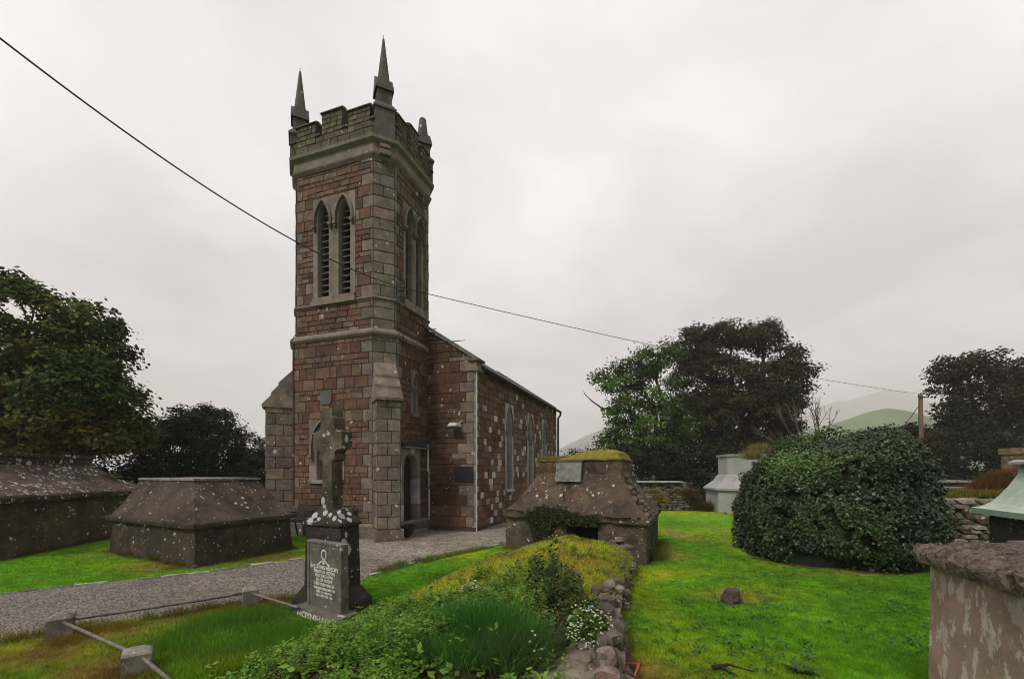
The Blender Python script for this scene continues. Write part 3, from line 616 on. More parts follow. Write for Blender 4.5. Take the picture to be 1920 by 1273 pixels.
# parapet and merlons
mb = MB(); PO = oct_(.06); PI_ = oct_(-.22)
for i in range(8):
    j = (i+1) % 8; a, b = PO[i], PO[j]; c_, d_ = PI_[j], PI_[i]
    mb.hexa([(*a, Z4+.1), (*b, Z4+.1), (*c_, Z4+.1), (*d_, Z4+.1), (*a, 10.74), (*b, 10.74), (*c_, 10.74), (*d_, 10.74)], (.085, .07, .052))
PF = faces8(.06)
OLV = [(.13, .11, .068), (.11, .09, .06), (.15, .12, .08), (.10, .08, .055)]
for i in (0, 1, 2, 5, 6, 7): ashlar(mb, PF[i][0], 0, PF[i][1], rows(Z4+.12, 10.74, .2, .05), [], lambda u, z: rnd.choice(OLV), smin=.2, smax=.5, split=.2)
pw = mb.build('parapet', M['parapet'], church)
for i in (0, 2, 4, 6):
    F, L = PF[i]; m = 3; sp = .19; a0 = .02; ww = (L-2*a0-(m-1)*sp-.14)/m
    for k in range(m):
        u0 = a0+.07+k*(ww+sp); zt = 11.13+(.17 if k == 1 else 0); mm = MB()
        mm.fbox(F, u0+.005, u0+ww-.005, 10.741, zt, -.26, -.012, (.085, .07, .052))
        ashlar(mm, F, u0, u0+ww, rows(10.75, zt-.01, .13, .03), [], lambda u, z: rnd.choice(OLV), d0=-.012, smin=.12, smax=.3, split=0)
        mm.hexa([F(u0-.02, zt, -.31), F(u0+ww+.02, zt, -.31), F(u0+ww+.02, zt, .05), F(u0-.02, zt, .05), F(u0-.02, zt+.05, -.28), F(u0+ww+.02, zt+.05, -.28), F(u0+ww+.02, zt+.05, .02), F(u0-.02, zt+.05, .02)], (.12, .105, .09))
        mm.hexa([F(u0-.02, zt+.05, -.28), F(u0+ww+.02, zt+.05, -.28), F(u0+ww+.02, zt+.05, .02), F(u0-.02, zt+.05, .02), F(u0-.0, zt+.12, -.16), F(u0+ww, zt+.12, -.16), F(u0+ww, zt+.12, -.1), F(u0, zt+.12, -.1)], (.13, .11, .10))
        mm.build('merlon', M['parapet'], church)
    for k in range(m+1):                    # coping ledges in the gaps
        u0 = a0-.12+k*(ww+sp); mm = MB(); mm.fbox(F, u0, u0+.185, 10.742, 10.79, -.3, .05, (.10, .085, .075)); mm.build('crenel_sill', M['parapet'], church)
# tower roof inside parapet
mb = MB(); mb.prism(oct_(-.2), 10.3, 10.42, (.1, .1, .1)); mb.build('lead_roof', M['slate'], church)
# pinnacles
def pinnacle(p, q, tip, kind):
    cn = Vector(T(WF/2, WR/2)); o = Vector(T(p, q)); n = Vector({'near': -(r_+l_), 'left': (l_-r_), 'right': (r_-l_), 'far': (r_+l_)}[kind]).normalized(); s = Vector((-n.y, n.x))
    o = o-n*(.27+.10); F = Fr(o, s, n); mb = MB(); PC = (.115, .10, .088)
    def sq(z, h): return [F(-h, z, -h), F(h, z, -h), F(h, z, h), F(-h, z, h)]
    def fr_(z0, h0, z1, h1, c=PC): mb.hexa(sq(z0, h0)+sq(z1, h1), c)
    fr_(10.3, .25, 11.06, .25); fr_(11.06, .29, 11.11, .29); fr_(11.11, .28, 11.24, .20)
    fr_(11.24, .185, 11.66, .185)
    zt = 11.62; tips = 12.02
    for k in range(4):                       # four gablets
        U = [s, n, -s, -n][k]; Nn = [n, -s, -n, s][k]; Gf = Fr(o, U, Nn)
        mb.hexa([Gf(-.23, zt-.03, 0), Gf(.23, zt-.03, 0), Gf(.23, zt-.03, .235), Gf(-.23, zt-.03, .235), Gf(-.23, zt+.02, 0), Gf(.23, zt+.02, 0), Gf(.23, zt+.02, .235), Gf(-.23, zt+.02, .235)], PC)
        mb.add([Gf(-.23, zt+.02, .235), Gf(.23, zt+.02, .235), Gf(0, tips, .23), Gf(-.23, zt+.02, 0), Gf(.23, zt+.02, 0), Gf(0, tips, 0)], [(0, 1, 2), (0, 2, 5, 3), (1, 4, 5, 2)], PC)
        mb.add([Gf(-.09, 11.30, .19), Gf(.09, 11.30, .19), Gf(.09, 11.50, .19), Gf(0, 11.60, .19), Gf(-.09, 11.50, .19)], [(0, 1, 2, 3, 4)], (.08, .06, .05))
    b = mb.build('pinnacle', M['trim'], church)
    sp_ = MB(); zs = [11.72, 11.95, 12.17, 12.39, 12.61, 12.83, 13.06]; h0, h1 = .180, .026
    prev = None
    for a, b_ in zip(zs, zs[1:]):
        if a >= tip: break
        b_ = min(b_, tip); ha = h0+(h1-h0)*(a-11.72)/1.34; hb = h0+(h1-h0)*(b_-11.72)/1.34
        pa = [F(ha*math.cos(math.pi*(k+.5)/4)*1.05, a, ha*math.sin(math.pi*(k+.5)/4)*1.05)[:2] for k in range(8)]; pb = [F(hb*math.cos(math.pi*(k+.5)/4)*1.05, a, hb*math.sin(math.pi*(k+.5)/4)*1.05)[:2] for k in range(8)]
        sp_.prism(pa, a+.004, b_-.004, jit((.12, .098, .092), .1), pb)
        pc = [F(ha*.93*math.cos(math.pi*(k+.5)/4), a, ha*.93*math.sin(math.pi*(k+.5)/4))[:2] for k in range(8)]; sp_.prism(pc, a-.01, a+.01, (.05, .04, .04))
    if tip >= 13.05: sp_.tube([F(0, 13.04, 0), F(0, 13.16, 0)], .008, 5, (.05, .05, .05))
    o_ = sp_.build('spirelet', M['trim'], b)
pinnacle(0, 0, 13.06, 'near'); pinnacle(WF, 0, 13.06, 'left'); pinnacle(0, WR, 12.45, 'right'); pinnacle(WF, WR, 12.1, 'far')

# ---- nave
Cn = Vector((-1.078, 12.45)); NW = 6.3; NL = 9.92; ZE = 4.80; SL = .66
FG = Fr(Cn, l_, -r_); FS = Fr(Cn, r_, Vector((.9436, -.331)))
zmx = lambda u: ZE+.12+SL*min(max(u, 0), NW-max(u, 0)) if u < NW/2 else ZE+.12+SL*(NW-u)
mb = MB()
for k in range(24):
    a, b = NW*k/24, NW*(k+1)/24; mb.add([FG(a, -.1), FG(b, -.1), FG(b, zmx(b)), FG(a, zmx(a))], [(0, 1, 2, 3)], MORTAR)
rg = rows(.12, 9, .295, .05)
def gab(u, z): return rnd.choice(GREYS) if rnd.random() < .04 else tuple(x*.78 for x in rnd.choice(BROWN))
ashlar(mb, FG, 0, 1.75, rg, [], gab, ql=(.28, .42, .24, .5), smin=.25, smax=.7, zmax=lambda u: min(zmx(u), 99), split=.4)
ashlar(mb, FG, 4.5, NW, rg, [], gab, qr=(.3, .45), smin=.3, smax=.7, zmax=zmx)
gw = mb.build('gable_wall', M['ashlar'], church)
mb = MB(); mb.add([FG(0, -.1, -NL), FG(NW, -.1, -NL), FG(NW, zmx(NW), -NL), FG(NW/2, zmx(NW/2), -NL), FG(0, zmx(0), -NL)], [(0, 1, 2, 3, 4)], MORTAR); mb.build('rear_gable_wall', M['ashlar'], church)
wins = [(2.95, .50), (5.45, .50), (7.6, .50)]
holes = [(u-.42, u+.42, 1.02, 4.06) for u, _ in wins]
mb = MB(); core(mb, FS, 0, NL, -.1, ZE+.02, holes)
rs = rows(.10, ZE, .20, .04)
def side(u, z):
    k = rnd.random(); p = .17 if z < 3.9 else .03
    return rnd.choice(PALE) if k < p else rnd.choice(BROWN)
def ashlar_side():
    for k, (za, zb) in enumerate(zip(rs, rs[1:])):
        u = 0.0; L = (.16, .28)[k % 2]
        q = [(0, L, PALE[3] if k % 2 else PALE[0])]; u = L
        while u < NL-.05:
            if z_pale(u, za) and q[-1][2] not in PALE: L = rnd.uniform(.20, .34); c = rnd.choice(PALE)
            else: L = rnd.uniform(.26, .62); c = rnd.choice(BROWN)
            L = min(L, NL-u); q.append((u, u+L, c)); u += L
        for (a, b, c) in q:
            segs = [(a, b, za, zb)]
            for h in holes:
                ns = []
                for (p, q_, e, f) in segs:
                    if q_ <= h[0] or p >= h[1] or f <= h[2] or e >= h[3]: ns.append((p, q_, e, f)); continue
                    if p < h[0]: ns.append((p, h[0], e, f))
                    if q_ > h[1]: ns.append((h[1], q_, e, f))
                    pi, qi = max(p, h[0]), min(q_, h[1])
                    if f > h[3]: ns.append((pi, qi, h[3], f))
                    if e < h[2]: ns.append((pi, qi, e, h[2]))
                segs = ns
            for sg in segs: stone(mb, FS, *sg, 0, jit(c, .12))
def z_pale(u, z): return rnd.random() < (.34 if z < 3.7 else .08)
ashlar_side()
M['ashlar_side'] = surf('side_ashlar_stone', None, .92, .34, 5, .8, 32, bdist=.03, lichen=.03, lscale=7.5, stain=.3, stcol=(.035, .03, .026), stscale=1.3, spec=.25)
sw = mb.build('side_wall', M['ashlar_side'], church)
for u, w_ in wins: lancet(FS, u, .50, 1.12, 3.2, 3.94, (u-.42, u+.42, 1.02, 4.06), off=.04, th=.05, pr=.07, pale=[(.34, .32, .31), (.28, .265, .26), (.38, .36, .35)], deep=.2)
mb = MB(); mb.add([FG(NW, -.1, 0), FG(NW, -.1, -NL), FG(NW, ZE, -NL), FG(NW, ZE, 0)], [(0, 1, 2, 3)], BROWN[0]); mb.build('north_wall', M['ashlar'], church)
# roof planes, slightly overhanging the eaves
mb = MB(); zr = ZE+.02+SL*NW/2
def roofp(u0, z0, u1, z1, th=.05):
    mb.hexa([FG(u0, z0, -.32), FG(u1, z1, -.32), FG(u1, z1, -NL-.05), FG(u0, z0, -NL-.05), FG(u0, z0+th, -.32), FG(u1, z1+th, -.32), FG(u1, z1+th, -NL-.05), FG(u0, z0+th, -NL-.05)], (.05, .05, .05))
roofp(-.17, ZE+.02-.17*SL, NW/2, zr); roofp(NW+.17, ZE+.02-.17*SL, NW/2, zr)
rf = mb.build('roof', M['slate'], church)
mb = MB(); mb.tube([FG(-.21, ZE-.10, -.25), FG(-.21, ZE-.12, -NL-.1)], .055, 8, (.02, .02, .02)); mb.build('gutter', M['black'], rf)
mb = MB(); mb.tube([FG(-.21, ZE-.14, -NL-.02), FG(-.21, ZE-.26, -NL-.02), FG(-.09, ZE-.42, -NL-.02), FG(-.09, .05, -NL-.02)], .05, 8, (.02, .02, .02)); mb.build('downpipe', M['black'], church)
mb = MB(); mb.tube([FS(.03, ZE-.2, .06), FS(.03, .02, .06)], .022, 6, (.6, .6, .6)); mb.build('downpipe', M['whitep'], church)
# gable coping and kneeler
mb = MB()
for (u0, u1) in ((-.12, NW/2), (NW+.12, NW/2)):
    n_ = 8
    for k in range(n_):
        a = u0+(u1-u0)*k/n_; b = u0+(u1-u0)*(k+1)/n_; za = ZE+.13+SL*min(a, NW-a); zb = ZE+.13+SL*min(b, NW-b)
        g_ = .004*(1 if u1 > u0 else -1)
        mb.hexa([FG(a+g_, za, -.36), FG(b-g_, zb, -.36), FG(b-g_, zb, .07), FG(a+g_, za, .07), FG(a+g_, za+.11, -.34), FG(b-g_, zb+.11, -.34), FG(b-g_, zb+.09, .05), FG(a+g_, za+.09, .05)], jit((.15, .135, .115), .15))
mb.fbox(FG, -.14, .30, ZE-.22, ZE-.13, -.36, .06, GREYS[0]); mb.fbox(FG, -.09, .26, ZE-.13, ZE+.08, -.34, .03, GREYS[2]); mb.fbox(FG, -.18, .16, ZE+.06, ZE+.12, -.38, .09, (.12, .11, .1))
mb.build('gable_coping', M['trim'], church)
# plaque with faint lettering, floodlight
mb = MB(); mb.fbox(FG, .03, .60, 1.42, 1.86, .0, .045, (.008, .008, .01)); pq = mb.build('plaque', M['black'], church)
def text(body, size, F, u, z, d, name, mat, parent, align='CENTER', flip=False, sx=1.0, depth=.001):
    cu = bpy.data.curves.new('t', 'FONT'); cu.body = body; cu.size = size; cu.align_x = align; cu.extrude = depth; cu.offset = size*.03
    to = bpy.data.objects.new('t', cu); col.objects.link(to); dg = bpy.context.evaluated_depsgraph_get(); me = bpy.data.meshes.new_from_object(to.evaluated_get(dg))
    bpy.data.objects.remove(to); s = -1 if flip else 1
    for v in me.vertices: v.co = F(u+s*v.co.x*sx, z+v.co.y, d+v.co.z)
    n = len(me.polygons); me.color_attributes.new('col', 'FLOAT_COLOR', 'CORNER'); me.materials.clear()
    return link(name, me, mat, parent)
fl = MB(); fl.hexa([FG(.40, 3.02, .10), FG(.66, 3.02, .10), FG(.66, 3.02, .34), FG(.40, 3.02, .34), FG(.42, 3.10, .12), FG(.64, 3.10, .12), FG(.62, 3.10, .32), FG(.44, 3.10, .32)], (.6, .6, .6)); fl.fbox(FG, .38, .68, 3.0, 3.02, .09, .35, (.3, .3, .3)); fl.tube([FG(.36, 3.16, .0), FG(.36, 3.14, .12), FG(.44, 3.06, .14)], .014, 6, (.4, .4, .4))
fl.build('floodlight', M['whitep'], church)
# cable bracket with insulators on the right face of the tower
F = FU[6][0]; BR = UR-.10
mb = MB(); mb.fbox(F, BR-.05, BR+.05, 6.2, 6.75, .0, .06, (.03, .03, .03))
for k, z in enumerate((6.68, 6.5, 6.32)): mb.tube([F(BR, z, .05), F(BR, z+.02, .22)], .012, 6); mb.tube([F(BR, z-.02, .22), F(BR, z+.09, .22)], .03, 8, (.05, .04, .035))
mb.tube([F(BR-.03, 6.3, .04), F(BR-.08, 5.9, .05), F(BR-.05, 5.35, .16), F(BR-.06, 5.2, .16), F(BR-.06, 5.0, .12)], .012, 6)
mb.build('cable_bracket', M['black'], church)
BRP = Vector(F(BR, 6.55, .22))

# ------------------------------------------------------------------ tombs
def resample(P, n):                          # polygon edges split into n pieces each
    out_ = []
    for i in range(len(P)):
        a = Vector((*P[i], 0)); b = Vector((*P[(i+1) % len(P)], 0))
        for k in range(n): p = a.lerp(b, k/n); out_.append((p.x, p.y))
    return out_
def lerpP(P, Q, t): return [(a[0]+(b[0]-a[0])*t, a[1]+(b[1]-a[1])*t) for a, b in zip(P, Q)]
def grow(P, d):
    n = len(P); r = []; ar = sum(P[i][0]*P[(i+1) % n][1]-P[(i+1) % n][0]*P[i][1] for i in range(n)); s = 1 if ar > 0 else -1
    for i in range(n):
        a, b, c = Vector(P[i-1]), Vector(P[i]), Vector(P[(i+1) % n]); e1 = (b-a).normalized(); e2 = (c-b).normalized()
        n1_ = Vector((e1.y, -e1.x))*s; n2_ = Vector((e2.y, -e2.x))*s; m = n1_+n2_; m = m/m.dot(n1_) if m.length > .1 else n1_; r.append(tuple(b+m*d))
    return r
def loft(rings, cols, n=26, amp=.012, fr=6, sub=4, top=True, seed=0):
    """rings: [(poly, z)], cols: colour per band (len rings-1) plus the top"""
    RR = []; CC = []
    for k in range(len(rings)-1):
        (P, z), (Q, y) = rings[k], rings[k+1]
        d = max(abs(y-z), max(math.hypot(p[0]-q[0], p[1]-q[1]) for p, q in zip(P, Q))); m = max(1, int(d/.09)) if sub else 1
        for j in range(m): RR.append((lerpP(P, Q, j/m), z+(y-z)*j/m)); CC.append(cols[min(k, len(cols)-1)])
    RR.append(rings[-1]); n0 = len(RR[0][0]); V = []
    for P, z in RR: V += [(x, y, z) for x, y in resample(P, n)]
    V = np.array(V); a = (fbm(V[:, 0]*fr, V[:, 1]*fr, V[:, 2]*fr+seed)-.5)*2*amp+(fbm(V[:, 0]*fr*4, V[:, 1]*fr*4, V[:, 2]*fr*4+seed)-.5)*amp
    b = (fbm(V[:, 0]*fr+31, V[:, 1]*fr, V[:, 2]*fr+seed)-.5)*2*amp; c = (fbm(V[:, 0]*fr*1.3+7, V[:, 1]*fr, V[:, 2]*.3+seed)-.5)*2*amp
    V = V+np.stack([a, b, c], 1); N = n0*n; F = []; C = []
    for k in range(len(RR)-1):
        for i in range(N): F.append((k*N+i, k*N+(i+1) % N, (k+1)*N+(i+1) % N, (k+1)*N+i)); C.append(CC[k])
    mb = MB(); mb.v = [tuple(v) for v in V]; mb.f = F; mb.c = C
    if top: mb.f.append(tuple(range((len(RR)-1)*N, len(RR)*N))); mb.c.append(cols[-1])
    return mb
def ctr(P): return (sum(p[0] for p in P)/len(P), sum(p[1] for p in P)/len(P), 0)
REN = (.115, .078, .051); REN_D = (.076, .053, .038)
# far-left tomb
P1 = [(-9.75, 8.15), (-10.65, 12.7), (-14.2, 12.0), (-13.2, 7.4)]
t1 = thing('tomb', ctr(P1), 'large dark hipped tomb thick with white lichen at the left edge', 'tomb', 'rendered hip-roofed tombs')
loft([(P1, -.1), (grow(P1, -.03), 1.10)], [REN], n=30, amp=.02, seed=3).build('wall', M['render'], t1)
Q1 = [(-11.0, 8.9), (-11.25, 11.75), (-12.9, 11.5), (-12.6, 8.6)]
loft([(grow(P1, .09), 1.10), (grow(P1, .10), 1.20), (grow(P1, .06), 1.24), (lerpP(P1, Q1, .5), 1.50), (Q1, 1.86)], [REN_D, REN_D, (.12, .085, .066), (.12, .085, .066), REN], n=30, amp=.02, seed=1).build('roof', M['render2'], t1)
loft([(grow(Q1, -.02), 1.84), (grow(Q1, -.02), 2.04), (grow(Q1, .04), 2.06), (grow(Q1, .04), 2.13)], [REN_D], n=24, amp=.012).build('cap_stone', M['render2'], t1)
# left tomb beside the path
P2_ = [(-5.62, 7.74), (-8.55, 9.29), (-7.83, 11.30), (-4.90, 9.75)]
t2 = thing('tomb', ctr(P2_), 'dark brown hipped tomb with flat top and swept roof beside the gravel path', 'tomb', 'rendered hip-roofed tombs')
loft([(grow(P2_, .03), -.1), (grow(P2_, 0), .1), (grow(P2_, -.04), .70)], [REN_D], n=26, amp=.02, seed=5).build('wall', M['render'], t2)
Q2 = [(-6.25, 8.61), (-8.16, 9.6), (-7.68, 10.9), (-5.77, 9.97)]
loft([(grow(P2_, .05), .69), (grow(P2_, .06), .75), (grow(P2_, .05), .78), (grow(P2_, -.02), .80), (lerpP(P2_, Q2, .45), 1.05), (lerpP(P2_, Q2, .82), 1.36), (Q2, 1.53)], [REN_D, REN_D, REN_D, (.10, .075, .058), (.10, .075, .058), (.10, .075, .058), (.10, .075, .058)], n=26, amp=.014, seed=9).build('roof', M['render'], t2)
loft([(grow(Q2, .03), 1.53), (grow(Q2, .03), 1.575)], [(.26, .24, .22)], n=20, amp=.008).build('cap_stone', M['concrete'], t2)
# centre tomb with the open vault
P3 = [(2.47, 8.01), (3.50, 10.5), (.90, 12.3), (-.14, 9.8)]
REB = (.118, .090, .062)
t3 = thing('tomb', ctr(P3), 'brown tomb with grey tablet, open vault mouth and turf on top, behind the mound', 'tomb', 'rendered hip-roofed tombs')
F3 = Fr(P3[3], (Vector(P3[0])-Vector(P3[3])).normalized(), Vector((-(Vector(P3[0])-Vector(P3[3])).normalized().y*-1, 0)))
u3 = (Vector(P3[0])-Vector(P3[3])); L3 = u3.length; u3.normalize(); n3 = Vector((u3.y, -u3.x)); F3 = Fr(P3[3], u3, n3)
mb = MB(); hole = (1.52, 2.28, .08, .58)
us = np.linspace(0, L3, 34); zs_ = np.linspace(-.1, .74, 14)
for a, b in zip(us, us[1:]):
    for e, f in zip(zs_, zs_[1:]):
        cu, cz = (a+b)/2, (e+f)/2
        if 1.45 < cu < 2.22 and .05 < cz < .60: continue
        J = lambda u, z: F3(u, z, float((fbm([u*5], [z*5], [2.0])[0]-.5)*.05))
        mb.add([J(a, e), J(b, e), J(b, f), J(a, f)], [(0, 1, 2, 3)], REB)
for (i, j) in ((0, 1), (1, 2), (2, 3)):
    a, b = Vector(P3[i]), Vector(P3[j]); U = (b-a).normalized(); Fq = Fr(a, U, Vector((U.y, -U.x))); L = (b-a).length; us = np.linspace(0, L, 26)
    for p, q in zip(us, us[1:]):
        for e, f in zip(zs_, zs_[1:]):
            J = lambda u, z: Fq(u, z, float((fbm([u*5+9], [z*5], [4.0])[0]-.5)*.05*(0 if u in (0, L) else 1)))
            mb.add([J(p, e), J(q, e), J(q, f), J(p, f)], [(0, 1, 2, 3)], REB)
mb.fbox(F3, 1.42, 1.50, 0, .62, -.5, -.02, REN_D); mb.fbox(F3, 2.21, 2.28, 0, .62, -.5, -.02, REN_D); mb.fbox(F3, L3-.14, L3-.03, 0, .73, -.1, .035, REB)
mb.build('wall', M['render'], t3)
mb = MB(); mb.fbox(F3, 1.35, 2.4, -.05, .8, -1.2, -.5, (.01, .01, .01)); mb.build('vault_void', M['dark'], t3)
Q3 = [(2.20, 8.82), (2.86, 10.42), (1.35, 11.45), (.60, 9.88)]
mb = loft([(grow(P3, .02), .70), (grow(P3, .07), .73), (grow(P3, .07), .83), (grow(P3, -.0), .86), (lerpP(P3, Q3, .42), 1.10), (lerpP(P3, Q3, .80), 1.45), (Q3, 1.70)], [REB, REB, REB, (.118, .084, .058), (.13, .092, .062), (.13, .092, .062), REB], n=34, amp=.045, seed=4, fr=4.5)
mb.build('roof', M['render'], t3)
loft([(grow(Q3, .01), 1.68), (grow(Q3, .02), 1.80), (grow(Q3, .0), 1.93), (grow(Q3, .03), 1.94), (grow(Q3, .03), 1.97)], [(.15, .105, .07)], n=22, amp=.014, seed=4).build('cap_stone', M['render'], t3)
u = Vector(Q3[0])-Vector(Q3[3]); LQ = u.length; u.normalize(); Fc = Fr(Q3[3], u, Vector((u.y, -u.x)))
mb = MB(); mb.hexa([Fc(.50, 1.50, .10), Fc(1.10, 1.50, .10), Fc(1.10, 1.50, .17), Fc(.50, 1.50, .17), Fc(.50, 1.92, .045), Fc(1.10, 1.92, .045), Fc(1.10, 1.92, .085), Fc(.50, 1.92, .085)], (.20, .20, .185)); mb.fbox(Fc, .47, 1.13, 1.925, 1.955, .02, .10, (.13, .1, .08)); mb.build('tablet', M['concrete'], t3)
# cracks (narrow dark gaps standing in the render) and slate courses down the right hip
mb = MB()
def crack(F, pts, wdt=.012):
    for (a, b) in zip(pts, pts[1:]):
        for k in range(5):
            p = [a[i]+(b[i]-a[i])*k/5 for i in range(3)]; q = [a[i]+(b[i]-a[i])*(k+1)/5 for i in range(3)]; w_ = wdt*rnd.uniform(.4, 1.2); jx = rnd.uniform(-.015, .015)
            mb.add([F(p[0]-w_, p[1], p[2]), F(p[0]+w_, p[1], p[2]), F(q[0]+w_+jx, q[1]-.006, q[2]), F(q[0]-w_+jx, q[1], q[2])], [(0, 1, 2, 3)], (.02, .015, .012))
# surface of the front slope between P3 edge (z .86) and Q3 edge (z 1.70)
def on3(s, t, lift=.01, i0=3, i1=0):
    a = Vector(P3[i0]).lerp(Vector(P3[i1]), s); b = Vector(Q3[i0]).lerp(Vector(Q3[i1]), s); tt = [0, .42, .80, 1]; zz_ = [.86, 1.10, 1.45, 1.70]
    p = a.lerp(b, t); nn = Vector((a-b)).normalized(); return (p.x+nn.x*lift, p.y+nn.y*lift, float(np.interp(t, tt, zz_))+lift)
pts = [(.44, .98), (.45, .75), (.41, .55), (.44, .35), (.38, .15), (.36, .02)]
for (a, b) in zip(pts, pts[1:]):
    for k in range(4):
        s0, t0 = a[0]+(b[0]-a[0])*k/4, a[1]+(b[1]-a[1])*k/4; s1, t1_ = a[0]+(b[0]-a[0])*(k+1)/4+rnd.uniform(-.006, .006), a[1]+(b[1]-a[1])*(k+1)/4
        mb.add([on3(s0-.004, t0, .035), on3(s0+.004, t0, .035), on3(s1+.004, t1_, .035), on3(s1-.004, t1_, .035)], [(0, 1, 2, 3)], (.02, .015, .012))
mb.build('crack', M['dark'], t3)
sg = .02
while sg < .98:
    ln = rnd.uniform(.08, .2); m9 = MB(); k9 = 8; zc = .855+rnd.uniform(-.015, .01)
    for k in range(k9):
        a, b = (sg+ln*k/k9)*L3, (sg+ln*(k+1)/k9)*L3
        if b > L3-.08: break
        za, zb = zc+.012*math.sin(a*9), zc+.012*math.sin(b*9); t_ = rnd.uniform(.006, .02)
        m9.add([F3(a, za-t_, .096), F3(b, zb-t_, .096), F3(b, zb+.012, .085), F3(a, za+.012, .085)], [(0, 1, 2, 3)])
    if m9.v: m9.build('crack', M['dark'], t3)
    sg += ln+rnd.uniform(.0, .04)
mb = MB()
for k in range(7):
    s0 = .02+k*.055
    for j in range(9):
        t0 = j/9; c = jit(rnd.choice([(.22, .17, .13), (.30, .24, .19), (.12, .09, .07), (.05, .04, .035)]), .2)
        a, b, c_, d_ = [on3(s, t, l, 0, 1) for s, t, l in ((s0, t0, .045), (s0+.05, t0, .05), (s0+.05, t0+.115, .03), (s0, t0+.115, .03))]
        lo = [on3(s, t, -.02, 0, 1) for s, t in ((s0, t0), (s0+.05, t0), (s0+.05, t0+.115), (s0, t0+.115))]
        mb.hexa(lo+[a, b, c_, d_], c)
mb.build('slate_course', M['rough'], t3)

# white tomb
def regular(cx, cy, rx, ry, ang, ch=.3):
    P = [(-1+ch, -1), (1-ch, -1), (1, -1+ch), (1, 1-ch), (1-ch, 1), (-1+ch, 1), (-1, 1-ch), (-1, -1+ch)]; c, s = math.cos(ang), math.sin(ang)
    return [(cx+x*rx*c-y*ry*s, cy+x*rx*s+y*ry*c) for x, y in P]
B = regular(9.95, 18.9, 1.25, 1.25, R(-8)); Nk = regular(9.95, 18.9, .80, .80, R(-8), .25); WC = (.34, .34, .34)
t4 = thing('tomb', (9.75, 18.9, 0), 'whitewashed eight-sided tomb with a flared skirt and tall neck, left of the ivy mound', 'tomb')
loft([(B, -.1), (B, .95)], [WC], n=6, amp=.01).build('base', M['whitewash'], t4)
loft([(grow(B, .10), .95), (grow(B, .10), 1.03), (lerpP(B, Nk, .6), 1.34), (grow(Nk, .12), 1.46), (grow(Nk, .10), 1.52), (grow(Nk, .02), 1.58)], [WC], n=6, amp=.006).build('skirt', M['whitewash'], t4)
loft([(Nk, 1.56), (Nk, 2.36)], [WC], n=6, amp=.008).build('neck', M['whitewash'], t4)
loft([(grow(Nk, .06), 2.36), (grow(Nk, .08), 2.45)], [(.10, .10, .10), (.35, .35, .34)], n=6, amp=.006).build('cap_stone', M['whitewash'], t4)
# green tomb at the right edge
def obb(c, e1, e2): c = Vector(c); e1 = Vector(e1); e2 = Vector(e2); return [tuple(c), tuple(c+e1), tuple(c+e1+e2), tuple(c+e2)]
d1 = Vector((-.374, -.927)); d2 = Vector((.927, -.374))
P5 = obb((6.82, 6.5), d1*2.6, d2*1.9); t5 = thing('tomb', ctr(P5), 'tomb with pale green painted concave roof over a dark wall, at the right edge', 'tomb')
GRC = (.40, .48, .40)
loft([(grow(P5, -.14), -.1), (grow(P5, -.14), 1.10)], [(.045, .042, .035)], n=12, amp=.012).build('wall', M['render'], t5)
N5 = grow(P5, -.62); N5 = obb(Vector((6.82, 6.5))+d1*.30+d2*.36, d1*1.9, d2*.95)
rg5 = [(grow(P5, 0), 1.10), (grow(P5, 0), 1.18)]
for t in (.2, .4, .6, .8, 1): rg5.append((lerpP(P5, N5, 1-(1-t)**1.0), 1.18+.50*t**2.0))
loft(rg5, [(.20, .30, .24)]+[GRC]*9, n=10, amp=.004).build('roof', M['green'], t5)
loft([(N5, 1.68), (N5, 1.74), (grow(N5, -.02), 1.75), (grow(N5, -.02), 1.81)], [(.25, .38, .30), (.25, .38, .3), (.2, .2, .2)], n=6, amp=.002).build('neck', M['green'], t5)
loft([(grow(N5, .07), 1.81), (grow(N5, .07), 1.84), (grow(N5, .03), 1.87)], [(.40, .40, .40)], n=6, amp=.003).build('cap_stone', M['whitewash'], t5)
# foreground tomb, bottom right
e1 = Vector((-.31, -.951)); e2 = Vector((.951, -.31)); C0 = Vector((2.77, 3.01))
P6 = obb(C0, e1*2.4, e2*1.8); t6 = thing('tomb', ctr(P6), 'nearest tomb, pinkish flaking paint and thick crumbling mortar top, bottom right corner', 'tomb')
loft([(grow(P6, -.05), -.1), (grow(P6, -.06), 1.11)], [(.2, .15, .12)], n=40, amp=.008, fr=5).build('wall', M['paintflake'], t6)
def rough_loft(rings, cols, n, a1, mat, name, parent, seed=0):
    mb = loft(rings, cols, n=n, amp=.016, fr=9, seed=seed); V = np.array(mb.v); c = np.array([ctr(P6)[0], ctr(P6)[1], 1.15]); d = V-c; d /= np.linalg.norm(d, axis=1)[:, None]
    k = (np.abs(fbm(V[:, 0]*20, V[:, 1]*20, V[:, 2]*20+seed, o=3)-.5)*2-.25)*a1*1.7+(vnoise(V[:, 0]*45, V[:, 1]*45, V[:, 2]*45)-.5)*a1*.35; V = V+d*k[:, None]; V[:, 2] += k*.8; mb.v = [tuple(v) for v in V]; return mb.build(name, mat, parent)
MC = (.32, .245, .19)
rings = [(grow(P6, -.05), 1.085), (grow(P6, 0), 1.095)]+[(grow(P6, .012*math.sin(t*3.1)), 1.10+.095*t) for t in (.15, .3, .45, .6, .75, .9)]+[(grow(P6, -.02), 1.205)]
for k in range(1, 14): rings.append((grow(P6, -.02-.036*k), 1.205+.009*k))
rough_loft(rings, [MC]*20, 170, .030, M['rough'], 'coping', t6, 3)
loft([(grow(P6, -.30), 1.27), (grow(P6, -.31), 1.292), (grow(P6, -.60), 1.34)], [(.15, .13, .125)], n=30, amp=.008).build('slate_top', M['concrete'], t6)
